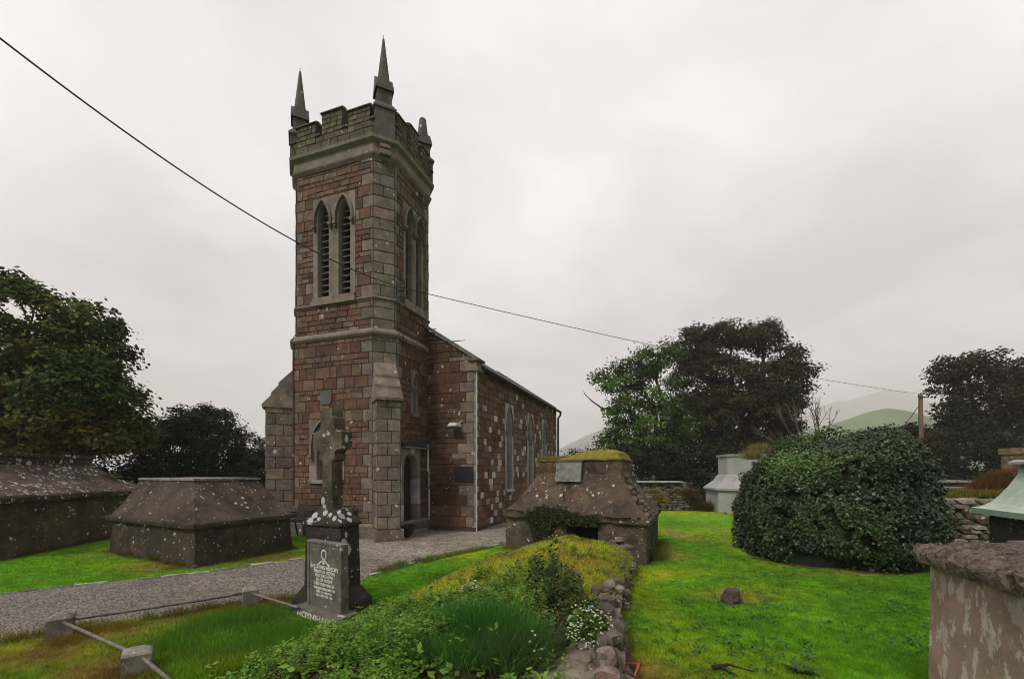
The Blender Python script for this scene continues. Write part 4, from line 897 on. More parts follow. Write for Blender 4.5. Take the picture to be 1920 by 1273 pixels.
# rear vault right, with slabs and block
P7 = obb(gp(1752, 968), Vector((2.3, .35)), Vector((-.3, 1.9))); P7 = [(x, y) for x, y in P7]
P7 = [(13.4, 14.2), (15.35, 14.5), (15.0, 16.3), (13.0, 16.0)]
t7 = thing('tomb', ctr(P7), 'low tomb with two pale slabs and a small block on top, right of the ivy', 'tomb')
loft([(P7, -.1), (P7, 1.13)], [(.24, .20, .16)], n=8, amp=.02).build('wall', M['render'], t7)
loft([(grow(P7, .12), 1.13), (grow(P7, .14), 1.20), (grow(P7, -.05), 1.22), (grow(P7, -.05), 1.36)], [(.3, .28, .25), (.3, .28, .25), (.06, .05, .045), (.06, .05, .045)], n=8, amp=.01).build('slab', M['concrete'], t7)
loft([(grow(P7, .03), 1.36), (grow(P7, .03), 1.42)], [(.33, .31, .29)], n=8, amp=.01).build('slab', M['concrete'], t7)
mb = MB(); mb.prism([(13.6, 14.6), (13.95, 14.62), (13.9, 14.9), (13.55, 14.9)], 1.43, 1.66, (.15, .13, .1)); mb.build('block', M['concrete'], t7)
mb = MB(); mb.prism([(14.1, 14.7), (14.7, 14.8), (14.6, 15.0), (14.05, 15.0)], 1.42, 1.50, (.15, .13, .1)); mb.build('block', M['concrete'], t7)
# pale tomb end beside it, and a brown pier at the right edge
t8 = thing('stone_pier', (14.6, 12.5, 0), 'square brown stone pier top showing at the right edge above the pale green tomb', 'pier')
mb = MB(); mb.prism([(14.53, 12.5), (15.0, 12.55), (14.95, 13.0), (14.48, 12.95)], -.1, 2.22, (.2, .13, .08)); mb.build('shaft', M['render'], t8)
mb = MB(); mb.prism([(14.49, 12.46), (15.04, 12.51), (14.99, 13.04), (14.44, 12.99)], 2.22, 2.40, (.24, .15, .09)); mb.build('cap_stone', M['render'], t8)

# ------------------------------------------------------------------ stones
def rockmesh(mb, c, r, seed, cc, sub=2, rot=0.0):
    import bmesh
    bm = bmesh.new(); bmesh.ops.create_icosphere(bm, subdivisions=sub, radius=1.0); cr, sr = math.cos(rot), math.sin(rot); vs = []
    for v in bm.verts:
        p = v.co.copy(); m = max(abs(p.x), abs(p.y), abs(p.z)); p = p*(1-.55)+p/m*.55
        k = 1+.36*mnoise.noise(p*1.3+Vector((seed*3.1, seed*1.7, 0)))+.16*mnoise.noise(p*3.5+Vector((seed, 0, 0)))
        x, y, z = p.x*r[0]*k, p.y*r[1]*k, p.z*r[2]*k; vs.append((c[0]+x*cr-y*sr, c[1]+x*sr+y*cr, c[2]+z))
    mb.add(vs, [tuple(v.index for v in f.verts) for f in bm.faces], cc); bm.free()
RKC = [(.13, .105, .08), (.12, .095, .078), (.20, .165, .135), (.14, .085, .06), (.10, .085, .07), (.18, .14, .105), (.24, .20, .17)]
def polyline(P, s):                           # point and direction at length s
    for a, b in zip(P, P[1:]):
        L = math.hypot(b[0]-a[0], b[1]-a[1])
        if s <= L: t = s/L; return (a[0]+(b[0]-a[0])*t, a[1]+(b[1]-a[1])*t), math.atan2(b[1]-a[1], b[0]-a[0])
        s -= L
    return P[-1], math.atan2(P[-1][1]-P[-2][1], P[-1][0]-P[-2][0])
def plen(P): return sum(math.hypot(b[0]-a[0], b[1]-a[1]) for a, b in zip(P, P[1:]))
# mound as a height field over its outline
def mound_h(x, y):
    ins = inpoly(x, y, MOUND); dl = ploydist(x, y, ML, False); dr = ploydist(x, y, MR, False); df = ploydist(x, y, [MR[0], ML[0]], False)
    top = np.interp(y, [2.3, 3.2, 4.2, 5.5, 7.0, 8.4], [.30, .38, .46, .54, .62, .54])
    t = dl/(dl+dr+1e-6); prof = np.interp(t, [0, .15, .4, .65, .86, .95, 1.0], [0, .30, .74, 1.0, .86, .68, .46])
    h = top*prof*np.clip(df/1.5, 0, 1)**.6; h = h*(1+.16*(fbm(x*1.6, y*1.6, o=3)-.5)*2)+(fbm(x*7, y*7, o=3)-.5)*.03
    h = h*np.clip(dl/.25, 0, 1)
    return np.where(ins, h, -.06)
mnd = thing('grave_mound', (0, 5.5, 0), 'long overgrown grave mound edged with rough stones in the middle foreground', 'grave mound')
gx = np.arange(-2.6, 2.4, .045); gy = np.arange(2.3, 9.0, .045); X, Y = np.meshgrid(gx, gy); Z = mound_h(X, Y); nx, ny = len(gx), len(gy)
ii = np.arange((ny-1)*(nx-1)); a = (ii//(nx-1))*nx+ii % (nx-1); Q = np.stack([a, a+1, a+nx+1, a+nx], 1); kk = (Z.ravel() > -.05); sel = kk[Q].any(1); a = a[sel]
def moundcol(x, y):
    n = fbm(x*3, y*3, o=4)[..., None]; t = np.clip((y-4.2)/1.0, 0, 1)[..., None]; yc = np.array([.34, .38, .03])*(1-n)+np.array([.18, .13, .03])*n*1.0
    gc = np.array([.035, .04, .012])*(1-n)+np.array([.045, .03, .016])*n; c = gc*(1-t)+yc*t; e = np.clip((fbm(x*6+9, y*6, o=3)-.60)*7, 0, 1)[..., None]; return c*(1-e)+G_EARTH*e
cc = moundcol(X, Y).reshape(-1, 3)
used, inv = np.unique(Q[sel].ravel(), return_inverse=True)
npmesh('earth', np.stack([X.ravel(), Y.ravel(), Z.ravel()], 1)[used], inv.reshape(-1, 4), M['ground'], cc[a], mnd, True)
mb = MB(); L = plen(MR); s = 0; q = 0
while s < L:
    (x, y), an = polyline(MR, s); nearf = y < 4.6; r0 = rnd.uniform(.05, .11) if not nearf else rnd.uniform(.09, .16); hh = .40 if nearf else rnd.uniform(.16, .40)
    z = .02
    if not nearf and rnd.random() < .25: hh = .10
    while z < hh:
        rz = rnd.uniform(.028, .06) if not nearf else rnd.uniform(.05, .09); inn = z/hh*.10+(rnd.uniform(-.02, .16) if not nearf else 0)
        rockmesh(mb, (x-inn+rnd.uniform(-.03, .04), y+rnd.uniform(-.03, .03), z+rz*.6), (r0*rnd.uniform(.7, 1.1), rnd.uniform(.06, .12), rz), q, jit(rnd.choice(RKC), .25), 2, an+rnd.uniform(-.3, .3)); z += rz*1.35; q += 1
    s += r0*1.25
# flat coping stones on the near end
for (px, py, zz_, rr) in ((1105, 1195, .40, (.19, .13, .05)), (1075, 1235, .38, (.20, .12, .045)), (1040, 1262, .36, (.20, .13, .045)), (1128, 1163, .40, (.12, .10, .06)), (1100, 1268, .33, (.16, .13, .07))):
    x, y = gp(px, py, zz_); rockmesh(mb, (x, y, zz_-.04), rr, q, jit((.21, .175, .14), .1), 3, rnd.uniform(.5, 1.1)); q += 1
mb.build('stone_edge', M['rock'], mnd)
# dry-stone walls further back
def drywall(name, label, pts, h, th, seed, mean=.12, slab=None):
    t = thing(name, (*pts[0], 0), label, 'stone wall'); mb = MB(); L = plen(pts); q = seed
    z = .0
    while z < h:
        rz = rnd.uniform(.05, .08); s = rnd.uniform(0, .1)
        while s < L:
            (x, y), an = polyline(pts, s); r0 = rnd.uniform(.5, 1.5)*mean
            for k in (0, th):
                nx_, ny_ = -math.sin(an)*k, math.cos(an)*k
                rockmesh(mb, (x+nx_+rnd.uniform(-.02, .02), y+ny_, z+rz), (r0, mean*.8, rz*1.1), q, jit(rnd.choice(RKC), .25), 1, an+rnd.uniform(-.15, .15)); q += 1
            s += r0*1.7
        z += rz*1.55
    mb.build('stones', M['rock'], t)
    if slab:
        m2 = MB(); m2.prism(slab, h+.02, h+.08, (.42, .40, .38)); m2.build('slab', M['concrete'], t)
    return t
drywall('dry_stone_wall', 'dry stone wall between the ivy mound and the pale green tomb', [(8.2, 9.4), (9.2, 8.95), (10.6, 8.5)], 1.10, .3, 300, .13)
x0, y0 = gp(1200, 955); x1, y1 = gp(1300, 957)
drywall('rubble_wall', 'rubble stone wall topped by a thin pale slab, behind the centre tomb', [(5.2, 19.6), (7.95, 19.3)], 1.22, .5, 900, .16, [(5.4, 19.3), (7.45, 19.1), (7.5, 19.9), (5.4, 20.1)])
# rock on the lawn
x, y = gp(1372, 1132); mb = MB(); rockmesh(mb, (x, y, .06), (.12, .10, .14), 41, (.085, .065, .05), 3, .4); o = mb.build('rock', M['rock']); o.name = 'rock'; tag(o, 'lone dark grey rock sticking up out of the lawn', 'rock')
for (px, py, r) in ((1335, 1130, .05), (1440, 1085+0, .0), (1490, 1060, .13)):
    if r == 0: continue
# kerb stones
ORD = 'first second third fourth fifth sixth seventh eighth ninth tenth eleventh twelfth thirteenth fourteenth fifteenth sixteenth seventeenth eighteenth nineteenth twentieth'.split()
def kerb(P, n, hide=None):
    L = plen(P); s = 0.0; k = 0
    while s < L-.1:
        ln = rnd.uniform(.22, .42); (x, y), an = polyline(P, s+ln/2)
        if not (hide and hide(x, y)):
            F = Fr((x, y), Vector((math.cos(an), math.sin(an))), Vector((-math.sin(an), math.cos(an)))); mb = MB(); h = rnd.uniform(.012, .034); w_ = rnd.uniform(.035, .05); u = ln/2-.015
            J = lambda: rnd.uniform(-.012, .012); c = jit(rnd.choice([(.36, .34, .31), (.24, .22, .2), (.42, .40, .38), (.16, .14, .12)]), .2)
            mb.hexa([F(-u, -.05, -w_), F(u, -.05, -w_), F(u, -.05, w_), F(-u, -.05, w_), F(-u+J(), h, -w_+J()), F(u+J(), h+J()*.5, -w_+J()), F(u+J(), h, w_+J()), F(-u+J(), h+J()*.5, w_+J())], c)
            o = mb.build('kerb_stone', M['concrete']); tag(o, n[0] % ORD[k], 'kerb stone', n[1]); k += 1
        s += ln
kerb([gp(-20, 1116), gp(100, 1103), gp(300, 1083), gp(420, 1068), gp(575, 1047)], ('%s whitewashed kerb stone from the left edge, beside the grass under the left tombs', 'kerb stones along the left side of the path'))
kerb([gp(690, 1080), gp(750, 1063), gp(830, 1045), gp(900, 1030), gp(950, 1018)], ('%s pale kerb stone counting from the cross, between gravel path and middle lawn', 'kerb stones along the right side of the path'))

# ------------------------------------------------------------------ cross monument
pu = Vector((-.917, .4)); pv = Vector((.4, .917)); pn = Vector((-2.01, 5.16))
def MP(a, b): v = pn+pu*a+pv*b; return (v.x, v.y)
def rect(a0, a1, b0, b1): return [MP(a0, b0), MP(a1, b0), MP(a1, b1), MP(a0, b1)]
mon = thing('cross_monument', (*MP(.37, .25), 0), 'tall dark stone cross on a tapered pedestal blotched with white lichen, behind the headstone', 'grave monument')
DK = (.055, .045, .038)
loft([(rect(0, .82, 0, .52), -.05), (rect(0, .82, 0, .52), .10), (rect(.10, .72, .08, .44), .26)], [DK], n=10, amp=.006).build('plinth', M['render'], mon)
loft([(rect(.11, .71, .09, .43), .25), (rect(.125, .695, .105, .415), 1.04)], [(.05, .042, .036)], n=14, amp=.006).build('pedestal', M['render'], mon)
loft([(rect(.10, .72, .08, .44), 1.04), (rect(.10, .72, .08, .44), 1.075), (rect(.27, .55, .17, .35), 1.24)], [(.06, .05, .044)], n=12, amp=.006).build('pedestal_cap', M['render2'], mon)
# cross: outline in (a, z), extruded along v
cxa = .41
def arc(cx_, cz_, r, a0, a1, n=6): return [(cx_+r*math.cos(R(a0+(a1-a0)*k/n)), cz_+r*math.sin(R(a0+(a1-a0)*k/n))) for k in range(n+1)]
half = [(.085, 1.22), (.075, 1.84)]+[(.13, 1.86), (.13, 1.93)]+[(.145+.0*k, 1.93) for k in ()]+arc(.19, 1.90, .085, 160, 90, 5)+[(.235, 1.985), (.235, 2.20), (.19, 2.21)]+arc(.18, 2.29, .075, 270, 190, 4)+[(.11, 2.33), (.11, 2.38), (.085, 2.40), (.08, 2.50)]
OUT = [(cxa+x, z) for x, z in half]+[(cxa-x, z) for x, z in half[::-1]]
mb = MB(); n = len(OUT); b0_, b1_ = .17, .35
V = [(*MP(a, b0_), z) for a, z in OUT]+[(*MP(a, b1_), z) for a, z in OUT]
mb.add(V, [tuple(range(n)), tuple(range(2*n-1, n-1, -1))]+[(i, (i+1) % n, n+(i+1) % n, n+i) for i in range(n)], (.17, .14, .105))
crs = mb.build('cross', M['render'], mon)
# lichen patches: thin crusts a few millimetres thick
LP = (.50, .48, .45)
def crust(mb, P, c=LP, th=.004, r=1.0, seed=0, sq=1.0):
    global par
    """P(du, dz, d): frame centred on the patch"""
    n = 18; o = []
    for k in range(n):
        a = 2*math.pi*k/n; rr = r*(1+.25*mnoise.noise(Vector((math.cos(a)*1.5+seed*5, math.sin(a)*1.5, seed)))); o.append((rr*math.cos(a), rr*sq*math.sin(a)))
    m1 = MB() if mb is None else mb
    m1.add([P(x, z, -.004) for x, z in o]+[P(x*.9, z*.9, th) for x, z in o], [tuple(range(n, 2*n))]+[(i, (i+1) % n, n+(i+1) % n, n+i) for i in range(n)], c)
    m1.build('lichen_patch', M['petal'], par)
mb = None; par = mon; k = 0
def fr_face(a, z, b): return lambda x, zz__, d: (*MP(a+x, b-d), z+zz__)
def rt_face(bv, z, a): return lambda x, zz__, d: (*MP(a-d, bv+x), z+zz__)
for (a, z, r, sq) in ((.475, 1.34, .035, 1.4), (.46, 2.13+.03, .028, .9), (.385, 2.18, .03, .8)): crust(mb, fr_face(a, z, b0_), r=r, seed=k, sq=sq); k += 1
for (b, z, r, sq) in ((.25, 2.10, .03, 1.1), (.22, 1.02, 0, 1)):
    if r: crust(mb, rt_face(b, z, cxa-.235), r=r, seed=k, sq=sq); k += 1
for (b, z, r, sq) in ((.16, .80, .055, 1.7), (.22, .74, .05, 1.5), (.19, .93, .022, 1.8)): crust(mb, rt_face(b, z, .118), r=r, seed=k, sq=sq); k += 1
# on the sloping cap
for (s, t, r) in ((.2, .35, .035), (.5, .7, .04), (.35, .6, .03), (.75, .5, .045), (.15, .8, .03), (.6, .25, .03)):
    a = .10+.62*s; bb = .08+.09*t; z = 1.075+.165*t; crust(mb, (lambda a, bb, z: lambda x, q, d: (*MP(a+x, bb+q*.48-d*.7), z+q*.88+d*.5))(a, bb, z), r=r, seed=k); k += 1
for (s, t, r) in ((.3, .5, .05), (.7, .6, .035), (.5, .2, .04)):
    b = .08+.36*s; aa = .10+.17*t; z = 1.075+.165*t; crust(mb, (lambda b, aa, z: lambda x, q, d: (*MP(aa+q*.7-d*.5, b+x), z+q*.7+d*.7))(b, aa, z), r=r, seed=k); k += 1
# headstone
hA, hB = Vector((-2.475, 5.30)), Vector((-1.906, 4.90)); hu = (hB-hA); hl = hu.length; hu.normalize(); hn = Vector((hu.y, -hu.x)); FH = Fr(hA, hu, hn)
hs = thing('headstone', (*((hA+hB)/2), 0), 'flat grey headstone with white lettering leaning on the front of the cross monument', 'headstone')
HC = (.135, .13, .112)
loft([([FH(-.01, 0, 0)[:2], FH(hl+.01, 0, 0)[:2], FH(hl+.01, 0, -.08)[:2], FH(-.01, 0, -.08)[:2]], .10), ([FH(0, 0, 0)[:2], FH(hl, 0, 0)[:2], FH(hl, 0, -.08)[:2], FH(0, 0, -.08)[:2]], .86)], [HC], n=12, amp=.002).build('slab', M['concrete'], hs)
mb = MB(); mb.fbox(FH, -.012, hl+.012, .861, .885, -.09, .012, (.16, .15, .13)); mb.fbox(FH, 0, .05, .12, .86, -.0, .008, HC); mb.fbox(FH, hl-.05, hl, .12, .86, -.0, .008, HC); mb.build('moulding', M['concrete'], hs)
mb = MB(); mb.hexa([FH(-.12, -.05, -.16), FH(hl+.10, -.05, -.16), FH(hl+.10, -.05, .14), FH(-.12, -.05, .14), FH(-.12, .10, -.16), FH(hl+.10, .10, -.16), FH(hl+.10, .10, .12), FH(-.12, .10, .12)], (.14, .125, .105)); mb.build('base', M['concrete'], hs)
IL = [('IN LOVING MEMORY', .062, .565, .92), ('TIMOTHY MOYNI', .052, .515, 1), ('DIED 23RD APRIL', .048, .470, .95), ('ELLEN MOYNI', .05, .42, 1), ('DIED 2ND MARCH', .048, .372, .95), ('ELLEN MOYNIHAN DIED 1950', .038, .325, .8), ('WIFE OF TIMOTHY', .038, .28, .95), ('DIED 10TH FEB. 1965', .036, .24, .95)]
M['letter'] = surf('worn_white_lettering', (.60, .59, .55), .9, .4, 22, 0, 60)
for (b_, sz, z, sx) in IL: text(b_, sz*.98, FH, hl*.5, z, .002, 'inscription', M['letter'], hs, sx=sx*1.08)
text('MOYNIHAN', .10, FH, hl*.48, .005, .131, 'inscription', M['letter'], hs, sx=1.25)
mb = MB(); cx_, cz_ = hl*.5, .715           # worn relief: ring of leaves over a spread of scrolls
for k in range(14):
    a = 2*math.pi*k/14; mb.tube([FH(cx_+.045*math.cos(a), cz_+.02+.055*math.sin(a), .0), FH(cx_+.045*math.cos(a+.25), cz_+.02+.055*math.sin(a+.25), .006)], .010, 6, (.4, .39, .36))
for sg in (-1, 1):
    for k in range(6): mb.tube([FH(cx_+sg*(.02+.018*k), cz_-.05-.012*k, .0), FH(cx_+sg*(.032+.018*k), cz_-.055-.010*k+rnd.uniform(-.01, .01), .006)], .012, 6, (.4, .39, .36))
mb.tube([FH(cx_, cz_-.07, 0), FH(cx_, cz_-.07, .008)], .022, 8, (.4, .39, .36)); mb.fbox(FH, cx_-.11, cx_+.11, cz_-.13, cz_-.125, 0, .004, (.4, .39, .36))
mb.build('carved_emblem', M['letter'], hs)
mb = None; par = hs
for k, (a, z, r) in enumerate(((hl, .42, .016), (hl, .17, .02), (hl, .26, .016), (hl, .62, .012))): crust(mb, (lambda z: lambda x, q, d: FH(hl+d, z+q, -.04+x))(z), r=r, seed=k+30)
crust(mb, lambda x, q, d: FH(hl+.03+x, .10+d, .03+q), r=.06, seed=44, sq=.5)

# ------------------------------------------------------------------ grave railing
rl = thing('grave_railing', (-3.6, 4.6, 0), 'low grave surround of iron rails held by three square concrete posts, bottom left', 'grave railing')
PT = [((-4.6, 4.46), .25, .095), ((-3.33, 5.56), .24, .085), ((-3.17, 3.70), .21, .10)]
for k, ((x, y), h, s) in enumerate(PT):
    a = R(38); P = [(x+s*(c_*math.cos(a)-d_*math.sin(a)), y+s*(c_*math.sin(a)+d_*math.cos(a))) for c_, d_ in ((-1, -1), (1, -1), (1, 1), (-1, 1))]
    loft([(P, -.05), (P, h-.03), (grow(P, -.012), h-.015), (grow(P, -.05), h+.008)], [(.21, .185, .155), (.26, .24, .21)], n=8, amp=.005, fr=12, seed=k).build('post', M['concrete'], rl)
def rail(a, b, sag=0): 
    mb = MB(); a = Vector(a); b = Vector(b); mb.tube([a.lerp(b, t)-Vector((0, 0, sag*4*t*(1-t))) for t in np.linspace(0, 1, 9)], .0165, 8); mb.build('rail', M['iron'], rl, True)
rail((-4.53, 4.52, .185), (-3.40, 5.50, .175), .006); rail((-4.52, 4.41, .185), (-3.27, 3.76, .15)); rail((-3.25, 5.49, .175), (-2.50, 5.12, .115)); rail((-3.07, 3.64, .15), (-2.55, 3.28, .13)) 

# ------------------------------------------------------------------ bench, planter pot, trough
FB = Fr(FL[0][0](.45, 0, .42)[:2], l_, -r_); bn = thing('bench', FB(.9, 0, 0), 'black slatted metal bench against the front of the tower', 'bench')
BL = 1.85
for k in range(7): mb = MB(); z = .47+k*.052; mb.hexa([FB(0, z, -.17-.02*k), FB(BL, z, -.17-.02*k), FB(BL, z, -.145-.02*k), FB(0, z, -.145-.02*k), FB(0, z+.036, -.18-.02*k), FB(BL, z+.036, -.18-.02*k), FB(BL, z+.036, -.155-.02*k), FB(0, z+.036, -.155-.02*k)], (.012, .012, .013)); mb.build('back_slat', M['black'], bn)
for k in range(6): mb = MB(); mb.fbox(FB, 0, BL, .415, .44, -.14+k*.07, -.09+k*.07, (.012, .012, .013)); mb.build('seat_slat', M['black'], bn)
for u in (.02, BL-.08):
    mb = MB(); mb.tube([FB(u+.03, 0, .28), FB(u+.03, .41, .26), FB(u+.03, .62, .25), FB(u+.03, .64, -.15)], .022, 6); mb.tube([FB(u+.03, .41, .25), FB(u+.03, .41, -.12), FB(u+.03, .86, -.31)], .022, 6); mb.tube([FB(u+.03, 0, -.22), FB(u+.03, .41, -.12)], .022, 6); mb.build('end_frame', M['black'], bn)
x, y = gp(757, 1006); x, y = (-2.78, 11.45)
pot = thing('plant_pot', (x, y, 0), 'dark round plant pot with bare soil beside the church door', 'plant pot')
mb = MB(); prof = [(.10, .02), (.14, .05), (.20, .16), (.23, .27), (.255, .28), (.255, .31), (.225, .31), (.215, .26)]
for (r0, z0), (r1, z1) in zip(prof, prof[1:]):
    for k in range(20):
        a, b = 2*math.pi*k/20, 2*math.pi*(k+1)/20; mb.add([(x+r0*math.cos(a), y+r0*math.sin(a), z0), (x+r0*math.cos(b), y+r0*math.sin(b), z0), (x+r1*math.cos(b), y+r1*math.sin(b), z1), (x+r1*math.cos(a), y+r1*math.sin(a), z1)], [(0, 1, 2, 3)], (.02, .018, .018))
mb.build('bowl', M['black'], pot, True); mb = MB(); mb.prism([(x+.22*math.cos(k*.3142), y+.22*math.sin(k*.3142)) for k in range(20)], .2, .272, (.05, .04, .03)); mb.build('earth', M['soil'], pot)
x, y = (-2.86, 11.06); mb = MB()
rockmesh(mb, (x, y, .07), (.06, .05, .10), 77, (.4, .36, .32), 2, .4); rockmesh(mb, (x+.07, y-.03, .04), (.09, .05, .035), 78, (.3, .27, .23), 2, .4)
o = mb.build('stone_fragment', M['rock']); tag(o, 'small pale broken stone on the gravel in front of the dark plant pot', 'stone')
# terracotta trough
TF = Fr((.93, 3.42), Vector((.83, .55)), Vector((.5, -.86))); tr = thing('flower_trough', (1.0, 3.3, 0), 'small rectangular terracotta trough of soil at the foot of the stone edging', 'flower trough')
a_, b_ = gp(1140, 1262, .12), gp(1200, 1240, .12)
P = [gp(1158, 1240, .13), gp(1201, 1242, .13), gp(1172, 1318, .13), gp(1118, 1318, .13)]
mb = MB(); I = grow(P, -.018); Bt = grow(P, -.03)
for i in range(4):
    j = (i+1) % 4; mb.add([(*Bt[i], 0), (*Bt[j], 0), (*P[j], .13), (*P[i], .13)], [(0, 1, 2, 3)]); mb.add([(*P[i], .13), (*P[j], .13), (*I[j], .13), (*I[i], .13)], [(0, 1, 2, 3)]); mb.add([(*I[i], .13), (*I[j], .13), (*I[j], .05), (*I[i], .05)], [(0, 1, 2, 3)])
    mb.add([(*grow(P, .008)[i], .105), (*grow(P, .008)[j], .105), (*grow(P, .008)[j], .133), (*grow(P, .008)[i], .133)], [(0, 1, 2, 3)])
mb.build('trough', M['terra'], tr); loft([(grow(I, .002), .07), (grow(I, -.01), .105)], [(.06, .04, .02)], n=10, amp=.012, fr=20).build('earth', M['soil'], tr)
# fallen branch on the lawn
b0_ = gp(1335, 1258); mb = MB(); pts = [(b0_[0], b0_[1], .03), (b0_[0]+.06, b0_[1]-.03, .055), (b0_[0]+.14, b0_[1]+.0, .06), (b0_[0]+.22, b0_[1]-.03, .045), (b0_[0]+.33, b0_[1]-.08, .03)]
mb.tube(pts, [.022, .02, .012, .008, .004], 7, (.16, .09, .05)); mb.tube([pts[1], (b0_[0]+.10, b0_[1]-.10, .04), (b0_[0]+.16, b0_[1]-.13, .02)], [.014, .01, .004], 6, (.12, .06, .04)); o = mb.build('fallen_branch', M['bark'], None, True); tag(o, 'short broken branch lying on the lawn at the bottom edge', 'branch')

# ------------------------------------------------------------------ pole and cables
PX, PY = (1726-CX)/FPX*30, 30.0
pl = thing('utility_pole', (PX, PY, 0), 'wooden utility pole with stay wires beyond the ivy mound', 'utility pole')
mb = MB(); mb.tube([(PX+.08, PY, 0), (PX+.05, PY, 3), (PX, PY, 7.0)], [.17, .15, .12], 10, (.13, .085, .055)); mb.build('pole', M['wood'], pl, True)
mb = MB(); mb.box(PX-.3, PX+.45, PY-.16, PY-.12, 6.78, 6.86); mb.tube([(PX-.28, PY-.14, 6.86), (PX-.28, PY-.14, 7.0)], .035, 6); mb.tube([(PX+.42, PY-.14, 6.86), (PX+.42, PY-.14, 7.0)], .035, 6); mb.tube([(PX, PY, 6.98), (PX, PY, 7.1)], .03, 6); mb.build('crossarm', M['black'], pl)
mb = MB(); mb.tube([(PX, PY, 6.4), (PX-5.4, PY-1, .1)], .022, 5); mb.build('stay_wire', M['cable'], pl); mb = MB(); mb.tube([(PX-.1, PY, 6.5), (PX-.35, PY-.1, 0)], .018, 5); mb.build('stay_wire', M['cable'], pl)
def cable(a, b, sag, r, label):
    a = Vector(a); b = Vector(b); mb = MB(); mb.tube([a.lerp(b, t)-Vector((0, 0, sag*4*t*(1-t))) for t in np.linspace(0, 1, 60)], r, 6); o = mb.build('overhead_cable', M['cable'], None, True); tag(o, label, 'cable', 'overhead cables')
ps2 = W(-80, 10, 5.0)
cable(ps2, BRP, .45, .012, 'black overhead cable from the top left of the sky to the tower')
cable(BRP, (PX, PY-.1, 7.03), .30, .010, 'black overhead cable from the tower to the wooden pole')

# ------------------------------------------------------------------ vegetation
def kites(name, P, D, Wd, cols, mat, parent=None, bend=None, mid=.45):
    """leaf- or blade-shaped quads: base P, length vectors D, half-width vectors Wd"""
    P = np.asarray(P, np.float32); n = len(P); B = 0 if bend is None else bend
    V = np.stack([P, P+D*mid+Wd, P+D+B, P+D*mid-Wd], 1).reshape(-1, 3); F = np.arange(n*4).reshape(n, 4)
    return npmesh(name, V, F, mat, cols, parent)
def unit(v): return v/np.maximum(np.linalg.norm(v, axis=1), 1e-6)[:, None]
def leafvec(n, nrm, size, up=.3):
    """random leaf directions lying roughly across nrm"""
    r = nrg.normal(size=(n, 3)); N = unit(nrm+.75*unit(nrg.normal(size=(n, 3)))); d = unit(r-N*np.sum(r*N, 1)[:, None]); d[:, 2] -= .25; d = unit(d)
    w = np.cross(N, d); s = size*nrg.uniform(.65, 1.3, n); return d*s[:, None], w*(s*.36)[:, None]
def pal(n, cs, k=.25):
    cs = np.array(cs); c = cs[nrg.integers(0, len(cs), n)]; return c*nrg.uniform(1-k, 1+k, (n, 1))
def limb(mb, a, b, r0, r1, wob=.08, n=5):
    a = Vector(a); b = Vector(b); L = (b-a).length; pts = []; 
    for k in range(n+1):
        t = k/n; p = a.lerp(b, t)+Vector((0, 0, math.sin(t*math.pi)*L*.08))
        if 0 < k < n: p += Vector([rnd.uniform(-1, 1)*wob*L*.5 for _ in range(3)])
        pts.append(p)
    mb.tube(pts, [r0+(r1-r0)*k/n for k in range(n+1)], 6); return pts
def tree(name, label, cat, base, D, blobs_px, leaf, cols, per=46, clus=.34, dens=1.0, group=None, trunk_r=.3, gap=.40, tint=None, shape=1.0, fork=.3, zmin=.2, spread=1.0, dark=.55):
    """blobs_px: crown masses (px, py, rx, ry[, dy]) as seen at distance D"""
    t = thing(name, (base[0], base[1], 0), label, cat, group); tb = MB(); C = []; NR = []; Cc = []
    top = Vector((base[0], base[1], 0)); cen = [W(b[0], b[1], D+(b[4] if len(b) > 4 else 0)) for b in blobs_px]
    hub = Vector((base[0], base[1], max(.5, min(c.z for c in cen)*fork+.3))); limb(tb, top-Vector((0, 0, .2)), hub, trunk_r*1.25, trunk_r*.8, .04)
    for b, c in zip(blobs_px, cen):
        rx = b[2]/FPX*D; rz = b[3]/FPX*D; ry = (rx+rz)*.5*shape
        limb(tb, hub, c, trunk_r*.55, trunk_r*.18, .10)
        area = 4*math.pi*((rx*rz)**1.6/3+(rx*ry)**1.6/3+(ry*rz)**1.6/3)**(1/1.6); m = max(6, int(area/(clus*clus)*.62*dens))
        u = unit(nrg.normal(size=(m, 3))); rad = nrg.uniform(.55, 1.0, m)**.6
        p = np.array(c)+u*np.array([rx, ry, rz])*rad[:, None]; w_ = fbm(p[:, 0]/rx*1.7+c.x, p[:, 1]/rx*1.7, p[:, 2]/rx*1.7, o=3)
        k = (w_ > gap) & (p[:, 2] > zmin); p = p[k]; u = u[k]; C.append(p); NR.append(u)
        for q in range(0, len(p), max(1, len(p)//14)): limb(tb, c, p[q], trunk_r*.14, trunk_r*.03, .12, 4)
    C = np.concatenate(C); NR = np.concatenate(NR); m = len(C); kcol = nrg.uniform(.7, 1.3, m); n = m*per; idx = np.repeat(np.arange(m), per)
    off = nrg.normal(size=(n, 3))*clus*.42*spread*np.array([1, 1, .62]); P = C[idx]+off; Nn = unit(NR[idx]*.6+np.array([0, 0, .7])); d, w_ = leafvec(n, Nn, leaf)
    cs = np.array(cols); ci = np.clip((fbm(C[:, 0]*.45, C[:, 1]*.45, C[:, 2]*.45, o=3)-.25)*2*len(cs), 0, len(cs)-1)[idx]+nrg.normal(0, .5, n); ci = np.clip(np.round(ci), 0, len(cs)-1).astype(int)
    c = cs[ci]*(kcol[idx]*nrg.uniform(.6, 1.4, n))[:, None]*dark
    if tint is not None: c = tint(P, c)
    tb.build('trunk', M['bark'], t, True); kites('crown', P, d, w_, c, M['leaf'], t); return t
OLIVE = [(.035, .065, .010), (.05, .085, .012), (.065, .10, .014), (.09, .11, .018), (.12, .11, .020), (.14, .10, .02)]
